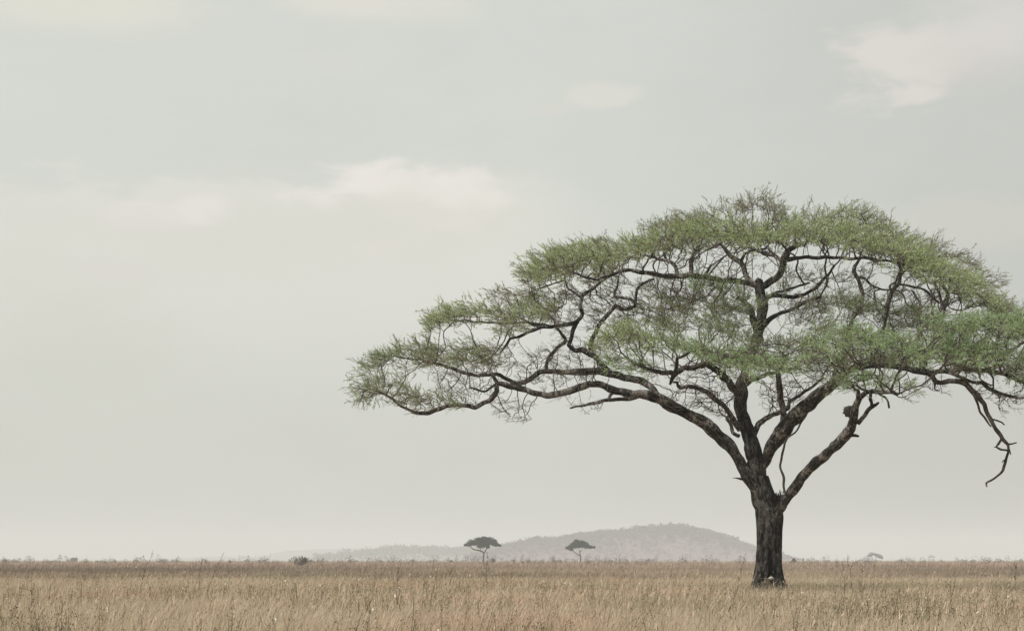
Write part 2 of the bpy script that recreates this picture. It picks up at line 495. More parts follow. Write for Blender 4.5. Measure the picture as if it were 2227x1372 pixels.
def build_weeds():
    """low stalky forbs with small olive leaves and pale seed heads among the grass"""
    parts = []
    for n, y0, y1, s in ((3600, 19, 36, 1.05), (3400, 34, 70, 1.3), (1400, 65, 190, 1.8)):
        x, y = wedge(n * 5, y0, y1)
        p = field(x, y, 1.6, 6, 2) * 0.6 + field(x, y, 7, 1, 3) * 0.5
        ok = rng.random(len(x)) < np.clip((p - 0.58) * 6.0, 0.015, 1)
        x = x[ok][:n]; y = y[ok][:n]; n = len(x)
        h = rng.uniform(0.45, 0.92, n); lx = rng.normal(0.05, 0.14, n); ly = rng.normal(0, .14, n)
        c = np.array([0.10, 0.085, 0.05]) * rng.uniform(0.8, 1.5, (n, 1))
        parts.append(blades('w', x, y, h, 0.010 * s * np.ones(n), lx, ly, c, None))
        m = 13
        tt = rng.uniform(0.30, 1.0, (n, m))
        bx = x[:, None] + lx[:, None] * h[:, None] * tt ** 1.4; by = y[:, None] + ly[:, None] * h[:, None] * tt ** 1.4; bz = h[:, None] * tt
        sprd = 0.05 * s
        P = np.stack([bx + rng.normal(0, sprd, (n, m)), by + rng.normal(0, sprd, (n, m)), bz + rng.normal(0, .02, (n, m))], -1).reshape(-1, 3)
        D_ = rng.normal(size=(n * m, 3)); D_[:, 2] = np.abs(D_[:, 2]) + 0.4
        D_ /= np.linalg.norm(D_, axis=1, keepdims=True)
        col = np.array([[0.15, 0.145, 0.08], [0.20, 0.185, 0.11], [0.12, 0.10, 0.065], [0.27, 0.25, 0.165]])[rng.integers(0, 4, n * m)]
        parts.append(leaf_quads(P, D_, rng.uniform(0.028, 0.055, n * m) * s * .85, rng.uniform(0.009, 0.018, n * m) * s * .85, col))
        # pale flower / seed heads
        k = n // 60
        sel = rng.integers(0, n, k)
        P = np.stack([x[sel] + lx[sel] * h[sel] + rng.normal(0, .02, k), y[sel] + ly[sel] * h[sel], h[sel] * 1.0], -1)
        for _ in range(3):
            D_ = rng.normal(size=(k, 3)); D_ /= np.linalg.norm(D_, axis=1, keepdims=True)
            parts.append(leaf_quads(P, D_, 0.030 * s, 0.026 * s, np.tile(np.array([[0.75, 0.72, 0.62]]), (k, 1))))
    v, q, t, c = merge(parts)
    o = mesh_obj('weeds', v, q, t, M_GRASS, color=c)
    tag(o, 'olive brown leafy weeds with pale seed heads among the grass', 'weeds', kind='stuff')
build_weeds()

# ------------------------------------------------------------------ the big umbrella thorn tree
# traced limbs: control rows (px, py, half width px, depth offset in metres)
TRACE = {
 'center_stem': [(1672,1112,27,0),(1660,1090,25,0),(1650,1048,22,0),(1643,1008,21,0),(1638,985,19,0),(1632,962,18,0),(1621,924,15.5,.1),(1612,894,16,.2),(1610,856,15,.3),(1613,829,14,.4),(1624,795,11,.7),(1640,755,11.5,1),(1652,716,12,1.2),(1658,677,12,1.3),(1655,648,11,1.3),(1650,612,10,1.4)],
 'limb_left': [(1652,1082,13,-.1),(1632,1041,13,-.2),(1611,1007,13.5,-.25),(1587,975,14.5,-.3),(1557,944,14.5,-.35),(1523,916,14.5,-.4),(1491,897,14,-.5),(1462,883,13.5,-.6),(1433,868,13,-.7),(1404,860,12,-.8),(1375,858,11,-.9),(1342,850,10,-1),(1314,838,8.5,-1),(1287,834,8,-1.1),(1252,846,8,-1.2),(1223,854,7.5,-1.3),(1200,857,7.5,-1.4),(1169,856,7,-1.5),(1134,846,6.5,-1.6),(1100,838,6.5,-1.7),(1081,837,6,-1.8),(1080,851,5.5,-1.9),(1064,869,5.5,-2),(1032,884,5.5,-2.1),(988,883,5,-2.3),(950,889,5,-2.4),(927,898,5,-2.5),(903,895,4.2,-2.5),(877,885,3.5,-2.6),(857,869,2.8,-2.7),(836,857,2.2,-2.8),(815,850,1.6,-2.9)],
 'limb_upper_left': [(1433,867,9,-.6),(1416,842,8,-.4),(1392,826,8.5,-.2),(1363,821,8.5,0),(1331,813,8.5,.2),(1302,807,8,.3),(1270,809,7.5,.4),(1236,811,7,.5),(1195,808,6.5,.5),(1177,809,6,.4),(1154,824,6,.3),(1125,834,5.5,.2),(1104,823,5,.1),(1081,814,4.5,.1),(1046,816,4,.1),(1017,811,4,0),(988,802,3.6,0),(962,795,3.2,-.1),(930,784,2.6,-.2),(890,780,2,-.2),(850,776,1.4,-.2)],
 'limb_right': [(1655,1020,12,0),(1665,995,13,-.1),(1679,968,16,-.3),(1705,935,17.5,-.6),(1735,898,17.5,-1),(1765,871,16,-1.4),(1796,846,14,-1.8),(1826,822,11,-2.2),(1850,802,9,-2.6),(1895,794,8,-3),(1950,798,7.5,-3.3),(2009,808,7,-3.6),(2060,806,6,-3.8),(2108,805,5.5,-4),(2181,811,5,-4.3),(2228,832,4.5,-4.5),(2290,850,3.5,-4.7)],
 'limb_low_right': [(1686,1122,13,-.2),(1697,1102,12.5,-.4),(1713,1080,12,-.7),(1739,1045,12,-1.2),(1773,1007,12,-1.8),(1811,975,12,-2.5),(1841,946,12,-3.1),(1854,922,11.5,-3.5),(1857,896,9.5,-4),(1868,869,7,-4.4),(1887,853,6,-4.8),(1925,852,4.5,-5.4),(1950,856,3,-5.9)],
}
BR = [  # secondary traced branches, thinner
 [(1081,837,5,-1.8),(1075,824,4.5,-1.7),(1069,808,4,-1.6),(1061,788,3,-1.4),(1050,775,2,-1.2)],
 [(1078,838,3,-1.8),(1050,850,2.4,-2),(1020,842,2,-2.3)],
 [(1189,806,5,.5),(1190,790,4.5,.6),(1197,775,4.5,.7),(1213,755,4.5,.7),(1233,741,4,.6),(1222,726,3.4,.5),(1206,710,3,.4)],
 [(1331,812,7,.2),(1310,795,6.5,.3),(1290,775,7,.5),(1268,763,7,.6),(1250,762,6,.7),(1240,750,5,.8),(1246,718,5.5,1),(1257,696,5.5,1),(1267,680,5,1.1),(1263,664,4,1.1),(1265,648,4.5,1.2),(1275,637,4.2,1.2),(1290,628,3.4,1.2),(1310,612,2.6,1.1),(1330,602,2,1)],
 [(1265,650,3.6,1.2),(1250,636,3,1.3),(1235,625,2.8,1.3),(1230,612,2.4,1.4),(1205,616,2,1.4),(1180,625,1.8,1.4),(1150,635,1.4,1.4)],
 [(1285,770,6,.5),(1287,742,6,.5),(1300,710,5.5,.3),(1323,682,5,.2),(1340,665,5,.1),(1357,671,5,0),(1379,664,4.5,0),(1382,645,3.8,0),(1384,631,3.5,0),(1397,617,3.2,0),(1422,606,3,0)],
 [(1381,658,3.6,0),(1373,648,3.6,.2),(1350,646,3.4,.3),(1335,643,3.2,.4),(1342,625,3,.5),(1345,608,2.4,.6)],
 [(1258,700,5,1),(1235,705,5,.9),(1200,709,4.5,.8),(1177,711,4.2,.7),(1150,722,3.6,.6),(1125,733,3.4,.5),(1108,737,3.2,.4),(1097,752,2.8,.3),(1086,768,2.2,.2)],
 [(1200,709,3.5,.8),(1160,702,3.4,.9),(1120,702,3,1),(1080,704,2.6,1),(1040,698,2.4,1),(1010,694,2,1),(985,698,1.5,1)],
 [(1177,711,3,.7),(1150,700,3,1.2),(1125,692,2.6,1.6),(1090,690,2,2)],
 [(1390,862,5,-.8),(1360,866,4.8,-1.1),(1328,870,4.6,-1.4),(1290,878,3.8,-1.8),(1262,884,3,-2),(1238,889,1.8,-2.2)],
 [(1332,850,4.5,-1),(1326,860,3.8,-1.2),(1318,872,3.4,-1.5)],
 [(1598,850,8,.3),(1588,835,9,.1),(1566,812,8.5,-.6),(1547,795,8,-1.4),(1530,792,7,-2.2),(1510,799,6.5,-3),(1488,801,7,-3.6),(1470,810,7.5,-4.2),(1448,812,7,-4.8),(1430,806,5,-5.3),(1405,800,4,-5.8),(1375,790,3,-6.3)],
 [(1470,812,7,-4.2),(1464,823,5,-4.3),(1460,836,3,-4.4)],
 [(1470,808,5,-4.2),(1475,780,4,-5),(1500,765,3,-5.8),(1530,760,2.4,-6.4)],
 [(1612,935,8,0),(1597,915,7.5,-.1),(1585,897,7,-.3),(1570,880,6.5,-.5),(1556,868,6.5,-.7),(1537,853,6.5,-.9),(1520,845,5,-1.1),(1500,843,4.5,-1.3),(1483,847,4,-1.5),(1475,842,3.6,-1.7),(1472,831,3,-1.9),(1464,830,2.2,-2)],
 [(1606,950,5,.1),(1595,940,4.5,.3),(1588,920,4.5,.6),(1581,905,4,1)],
 [(1618,835,9,.4),(1632,824,8,.2),(1648,820,6,-.2),(1664,816,5,-.8),(1690,808,4,-1.6),(1720,800,3,-2.6)],
 [(1706,915,9,-.6),(1704,890,8.5,-.6),(1698,858,8,-.7),(1692,830,7.5,-.9),(1690,808,6,-1.3),(1700,790,5,-2),(1712,770,4,-2.8)],
 [(1638,952,6,.2),(1646,932,6.5,.4),(1660,914,6.5,.7),(1676,905,6,1),(1692,899,5.5,1.3),(1712,886,5,1.6),(1722,872,4.5,2),(1740,860,4,2.4),(1760,845,3.5,2.9),(1790,825,3,3.4)],
 [(1655,745,9,1.1),(1645,716,8,1.2),(1637,694,7.5,1.2),(1632,670,6.5,1.2),(1618,655,5.5,1.1),(1606,648,4.5,1)],
 [(1660,712,7,1.2),(1672,696,6,1.1),(1697,680,5.5,.9),(1725,670,5,.6),(1754,655,4.2,.3),(1785,645,3.4,0)],
 [(1660,655,6,1.3),(1680,644,5.5,1.3),(1725,646,5,1.6),(1754,637,4.5,1.9),(1783,618,4,2.2),(1803,598,3.4,2.4),(1815,580,2.6,2.6)],
 [(1664,648,3.4,1.3),(1690,637,3.2,1),(1725,629,3,.7),(1762,616,2.4,.4)],
 [(1648,630,9,1.4),(1660,622,9,1.4),(1678,612,9,1.3),(1692,600,9,1.3),(1703,580,9,1.3),(1706,560,8.5,1.3),(1716,546,7.5,1.4),(1731,536,6,1.5),(1750,526,4.5,1.6),(1770,518,3.4,1.7)],
 [(1708,566,5.5,1.3),(1740,562,5,1.2),(1790,562,4.6,1),(1840,561,4.2,.8),(1890,561,3.8,.5),(1930,566,3.4,.2),(1970,576,3,0),(2010,592,2.4,-.2)],
 [(1704,570,5,1.3),(1685,556,5,1.6),(1660,550,4.6,2),(1635,540,3.6,2.3),(1610,538,2.6,2.6)],
 [(1646,625,7,1.4),(1618,613,6.5,1.2),(1590,608,6.5,1),(1562,607,6.5,.8),(1508,600,6.5,.4),(1475,600,6.5,.2),(1454,599,6,0),(1425,596,5.5,-.2),(1398,594,5,-.4),(1368,587,4.2,-.5),(1341,593,4,-.6),(1320,599,3.6,-.7),(1295,607,3.2,-.8),(1270,600,2.6,-1),(1240,590,2,-1.1),(1205,582,1.6,-1.2)],
 [(1640,622,7,1.4),(1628,610,7,1.5),(1622,594,7,1.6),(1611,569,6,1.8),(1600,561,5.5,1.8),(1589,555,5,1.9),(1578,541,4.2,1.9),(1568,530,3.6,2)],
 [(1611,569,4.5,1.8),(1622,550,3.6,2),(1645,542,3,2.2),(1665,540,2.6,2.4)],
 [(1476,598,5,.2),(1470,582,4.6,.3),(1462,573,4.4,.4),(1449,566,4,.5),(1432,562,3.6,.6),(1418,557,3,.7),(1400,556,2.4,.9)],
 [(1450,566,3.4,.5),(1444,550,3,.7),(1452,538,2.6,1),(1462,528,2,1.3)],
 [(1502,598,4.5,.4),(1504,583,5,.5),(1503,566,5,.6),(1514,548,4,.8),(1520,535,3,1)],
 [(1530,604,4,.6),(1540,590,3.4,.8),(1545,577,3,1)],
 [(1812,826,6,-2),(1830,780,5.5,-1),(1842,730,5,0),(1855,694,5,.6),(1872,668,5,.8),(1876,645,5,1),(1867,612,5.5,1.2),(1855,594,5.5,1.2),(1858,578,4.5,1.3),(1870,560,3.5,1.4)],
 [(1862,604,3.4,1.2),(1880,606,3,1.4),(1896,622,2.6,1.6),(1915,630,2.4,1.7),(1936,632,2.2,1.8)],
 [(1905,796,5,-3),(1918,730,5,-1.6),(1930,670,4.5,-.4),(1935,645,5,0),(1942,627,4.6,.2),(1957,616,4,.4),(1958,595,3.6,.5),(1956,580,3,.6),(1950,566,2.4,.8)],
 [(1957,618,3,.4),(1985,625,3,.2),(2010,632,2.6,0),(2040,660,2.6,-.2)],
 [(2006,670,3,-.3),(1994,652,3,0),(1982,635,2.6,.3)],
 [(2005,806,6,-3.6),(2030,740,6,-2),(2046,690,7,-1),(2053,662,7,-.6),(2060,640,5,-.4),(2052,622,4,-.2),(2040,612,3,0),(2022,618,2.4,0)],
 [(2050,670,4.6,-.8),(2044,650,4,-.5),(2038,630,3.4,-.2),(2030,610,2.6,0)],
 [(1866,921,5.5,-3.6),(1876,906,5,-3.8),(1887,893,5.5,-4),(1898,883,5,-4.1),(1911,875,2.5,-4.3)],
 [(1893,888,4.5,-4),(1893,872,4.5,-4.2),(1892,858,4,-4.6),(1896,848,3,-5)],
 [(1910,853,2.4,-5.2),(1926,862,2.4,-5.3),(1931,874,2.2,-5.3),(1932,887,2.8,-5.3)],
 [(1868,869,5,-4.4),(1865,850,4,-5.2),(1850,838,3,-6),(1845,830,2.4,-6.6)],
 [(1700,1135,3,-.5),(1690,1122,4,-.9),(1675,1112,3.4,-.9),(1668,1106,3,-.8)],
 [(1628,1046,6,-.2),(1617,1043,4,-.4),(1608,1041,3,-.5),(1600,1039,1.4,-.6),(1593,1037,.6,-.7)],
 [(1850,948,4,-3.2),(1858,949,4,-3.3),(1865,950,2.6,-3.4)],
 [(2228,832,4,-4.5),(2300,800,4,-4),(2380,780,3,-3.4)],
 [(2150,808,4,-4.2),(2200,760,4,-3.4),(2260,730,3.4,-2.6),(2320,720,2.6,-2)],
]
DEAD = [
 [(2012,806,7,-3.6),(2026,815,6.5,-3.7),(2032,830,6,-3.8),(2045,832,5.5,-3.8),(2061,829,6,-3.9),(2085,832,5.8,-4),(2103,837,6,-4),(2125,859,6,-4.1),(2140,882,5.5,-4.1),(2152,906,5.2,-4.2),(2167,932,4.8,-4.2),(2180,955,4.6,-4.2),(2190,968,3.6,-4.2),(2194,981,3.8,-4.2),(2189,1000,3.2,-4.2),(2182,1020,2.8,-4.3),(2165,1037,2.6,-4.3),(2150,1047,2.6,-4.3),(2145,1052,2.6,-4.3),(2147,1060,1.4,-4.3)],
 [(2112,846,3.4,-4),(2124,870,3.2,-4.3),(2133,893,2.8,-4.4),(2144,912,2.6,-4.4),(2155,926,1.6,-4.4)],
 [(2178,952,3,-4.2),(2172,962,3,-4.4),(2167,970,2.4,-4.5),(2178,976,2.4,-4.5),(2192,980,2.2,-4.3)],
 [(2193,966,2,-4.2),(2200,966,1.8,-4.2),(2209,963,1.4,-4.2)],
 [(2195,978,2,-4.2),(2198,988,1.6,-4.2)],
 [(2154,908,2.6,-4.1),(2166,911,2.4,-4.2),(2180,916,2,-4.2),(2186,923,1.4,-4.2)],
 [(2170,972,1.8,-4.5),(2162,971,1.0,-4.5)],
 [(2186,1000,2,-4.2),(2181,1005,1.2,-4.2)],
 [(2032,832,3.4,-3.8),(2033,846,2,-3.8),(2043,848,1.2,-3.8)],
]
LIVE_LOW = [
 [(2055,808,4.5,-3.9),(2075,815,4.2,-4),(2091,824,4,-4.1),(2115,832,4,-4.1),(2137,836,4.6,-4.2),(2150,848,4.6,-4.3),(2167,855,4.4,-4.4),(2200,862,3.8,-4.6),(2225,865,3.4,-4.8),(2260,858,3,-5)],
 [(2152,812,2.4,-4.3),(2160,825,2.4,-4.5),(2158,845,2,-4.6)],
]
THIN = [(1706,1072,3.4,-.9),(1704,1045,2.8,-.9),(1700,1020,2.4,-1),(1702,995,2.4,-1),(1705,966,2.4,-1),(1712,953,2,-1),(1724,943,2,-1),(1738,928,1.8,-1),(1747,912,1.8,-1),(1756,898,1.6,-1),(1760,888,1.2,-1)]

tree_origin = W(1671, 1268); tree_origin[2] = 0.0
TREE = empty('umbrella_thorn_tree', tuple(tree_origin))
tag(TREE, 'huge umbrella thorn acacia with spreading green crown and dark forked trunk', 'tree')

def rows_to_world(rows):
    out = []
    for (px, py, r, dy) in rows:
        p = W(px, py, dy); out.append((p[0], p[1], p[2], r / F * (75 + dy)))
    return np.array(out)

def wobble(S, amp, seed):
    S = S.copy(); n = len(S)
    for i in range(n):
        p = Vector(S[i, :3])
        v = np.array(mnoise.noise_vector(p * 1.1)) * 0.055 + np.array(mnoise.noise_vector(p * 3.1 + Vector((7, 3, 1)))) * 0.048
        S[i, :3] += v
        S[i, 3] *= 1 + 0.22 * mnoise.noise(p * 2.3 + Vector((seed, 0, 0)))
    return S

SK_POS = []; SK_R = []         # skeleton nodes that may bear finer branches
def add_skel(S, t0=0.0):
    n = len(S)
    for i in range(int(n * t0), n, 2):
        SK_POS.append(S[i, :3]); SK_R.append(S[i, 3])

# --- trunk: lofted, fluted, with the open hollow at its foot
def build_trunk():
    prof = [(0.0, 50, 1671), (0.25, 41, 1671), (0.5, 38.5, 1671), (0.75, 33, 1671), (1.2, 29, 1671.5), (1.8, 28, 1672), (2.4, 28.2, 1672.5),
            (2.9, 29.5, 1673), (3.15, 30, 1672), (3.4, 27, 1668), (3.75, 24.5, 1661), (4.1, 23.5, 1654), (4.5, 22, 1648)]
    P = np.array(prof)
    zs = np.arange(0, 4.5, 0.05); k = 72
    hw = np.interp(zs, P[:, 0], P[:, 1]); cx = np.interp(zs, P[:, 0], P[:, 2])
    V = []; UV = []
    for i, z in enumerate(zs):
        c = W(cx[i], HY)[0]; r0 = hw[i] / F * 75 * 0.96
        for j in range(k):
            a = j / k * 2 * math.pi
            ux, uy = math.cos(a), math.sin(a)
            flare = max(0, 1 - z / 1.0) ** 2
            r = r0 * (1 + 0.045 * math.sin(5 * a + 0.6 + z * 0.25) + 0.03 * math.sin(9 * a + 2 + z * 0.5)
                      + flare * 0.22 * math.sin(6 * a + 1.2))
            r *= 1 + 0.07 * mnoise.noise(Vector((ux * 3.2, uy * 3.2, z * 0.7))) + 0.045 * mnoise.noise(Vector((ux * 8, uy * 8, z * 1.6)))
            r += 0.014 * mnoise.noise(Vector((ux * 22, uy * 22, z * 3.5)))
            # hollow facing the camera, right of centre
            def groove(a0, wd, z0, z1, dep):
                da = (a - a0 + math.pi) % (2 * math.pi) - math.pi
                g = math.exp(-(da / wd) ** 2)
                e = 0.18
                zz = min(1, max(0, (z - z0) / e + .5)) * min(1, max(0, (z1 - z) / e + .5))
                return dep * g * zz if dep < .5 else dep * math.exp(-(da / wd) ** 4) * zz
            wig = 0.05 * math.sin(z * 3)
            r -= r0 * groove(-math.pi / 2 + 0.10 + wig, 0.20 * (1.0 - 0.30 * max(0, z - 0.8)), 0.1, 1.72, 0.85)
            r -= r0 * groove(-math.pi / 2 + 0.50 - wig, 0.10, 0.0, 1.25, 0.30)
            r -= r0 * groove(-math.pi / 2 - 0.62 + wig, 0.15, 0.0, 2.9, 0.32)
            r -= r0 * groove(-math.pi / 2 - 0.15 - wig, 0.07, 1.2, 2.7, 0.10)
            r -= r0 * groove(-math.pi / 2 + 0.62 + wig, 0.10, 1.6, 3.0, 0.16)
            r += r0 * groove(-math.pi / 2 - 0.32, 0.14, 0.3, 2.6, 0.06)
            V.append((c + r * ux, 75 + r * uy, z)); UV.append((a / 6.283, z))
    n = len(zs); idx = np.arange(n * k).reshape(n, k)
    q = np.stack([idx[:-1], np.roll(idx, -1, 1)[:-1], np.roll(idx, -1, 1)[1:], idx[1:]], -1).reshape(-1, 4)
    o = mesh_obj('trunk', np.array(V), q, None, M_BARK, uv=np.array(UV), parent=TREE, smooth=True)
    return o
trunk = build_trunk()

seed = 1.0
for key, rows in TRACE.items():
    S = catmull(rows_to_world(rows), 0.11, 0.8); S[:, 3] = np.maximum(S[:, 3] * 0.90, 0.008)
    S = wobble(S, 0.05, seed)
    tb = Tubes(); tb.add(S[:, :3], S[:, 3], 22, 0.20, seed); seed += 3.7
    if key == 'center_stem':
        o = tb.build('limb', M_BARK, TREE); o['label'] = 'dark central stem rising from the trunk into the crown'
    else:
        o = tb.build('limb', M_LIMB, TREE)
        o['label'] = {'limb_left': 'long thick limb arching out to the left edge of the crown',
                      'limb_upper_left': 'limb running above and along the long left limb',
                      'limb_right': 'thick dark limb rising steeply right from the trunk',
                      'limb_low_right': 'lowest limb, leaning out right from the fork'}[key]
    add_skel(S, {'center_stem': 0.72, 'limb_left': 0.38, 'limb_upper_left': 0.1, 'limb_right': 0.42, 'limb_low_right': 0.8}[key])

for i, rows in enumerate(BR + LIVE_LOW):
    tb = Tubes()
    S = catmull(rows_to_world(rows), 0.12, 0.45); S[:, 3] = np.maximum(S[:, 3] * 0.88, 0.010)
    S = wobble(S, 0.045, seed)
    tb.add(S[:, :3], S[:, 3], 10, 0.22, seed); seed += 2.3
    low = rows[0][1] > 1030 or (1840 < rows[0][0] < 1930 and rows[0][1] > 840 and i < len(BR)) or (rows[0][0] == 1390)
    if not low: add_skel(S, 0.15)
    tb.build('branch', M_LIMB, TREE)

tb = Tubes()
for rows in DEAD:
    S = catmull(rows_to_world(rows), 0.08, 0.15); S[:, 3] = np.maximum(S[:, 3] * .9, 0.012); S = wobble(S, 0.03, seed)
    tb.add(S[:, :3], S[:, 3], 10, 0.3, seed); seed += 2.1
o = tb.build('dead_branch', M_DEAD, TREE); o['label'] = 'bare dead branch hanging down at the right of the crown'
tb = Tubes()
S = catmull(rows_to_world(THIN), 0.06); S = wobble(S, 0.02, seed); tb.add(S[:, :3], S[:, 3], 8, 0.2, 3.0)
o = tb.build('dead_shoot', M_DEAD, TREE); o['label'] = 'thin bare shoot standing up from the fork'

# --- burl on the low right limb and dark tuft in the fork
def build_burl():
    import bmesh
    bm = bmesh.new(); bmesh.ops.create_icosphere(bm, subdivisions=4, radius=1.0)
    c = Vector(W(1847, 893, -3.8))
    for v in bm.verts:
        p = v.co.copy()
        n = mnoise.noise(p * 2.2) * 0.35 + mnoise.noise(p * 6.0) * 0.22 + mnoise.noise(p * 13) * 0.10
        r = 0.185 * (1 + 1.1 * n)
        v.co = Vector((p.x * r, p.y * r, p.z * r * 1.15)) + c
        if p.z > 0.75: v.co.z -= 0.10 * (p.z - 0.75) / 0.25
    for v in bm.verts: v.co -= Vector(tree_origin)
    me = bpy.data.meshes.new('burl'); bm.to_mesh(me); bm.free()
    me.materials.append(M_BARK)
    for p in me.polygons: p.use_smooth = True
    o = bpy.data.objects.new('burl', me); o.parent = TREE; scene.collection.objects.link(o)
build_burl()
tb = Tubes()
for i in range(90):
    a = rng.uniform(0, 6.28); t = abs(rng.normal(0, .6)); b = W(1690 + rng.normal(0, 5), 1088 - abs(rng.normal(0, 5)), -.35 + rng.normal(0, .10))
    d = np.array((math.cos(a) * t, math.sin(a) * t, 1.0)); d /= np.linalg.norm(d)
    L = rng.uniform(0.10, 0.24)
    P = np.array([b, b + d * L * .5 + rng.normal(0, .015, 3), b + d * L])
    P[0, 2] -= 0.12; tb.add(P, [0.018, 0.014, 0.005], 4)
o = tb.build('twig_tuft', M_BARK, TREE); o['label'] = 'dark spiky tuft lodged in the trunk fork'

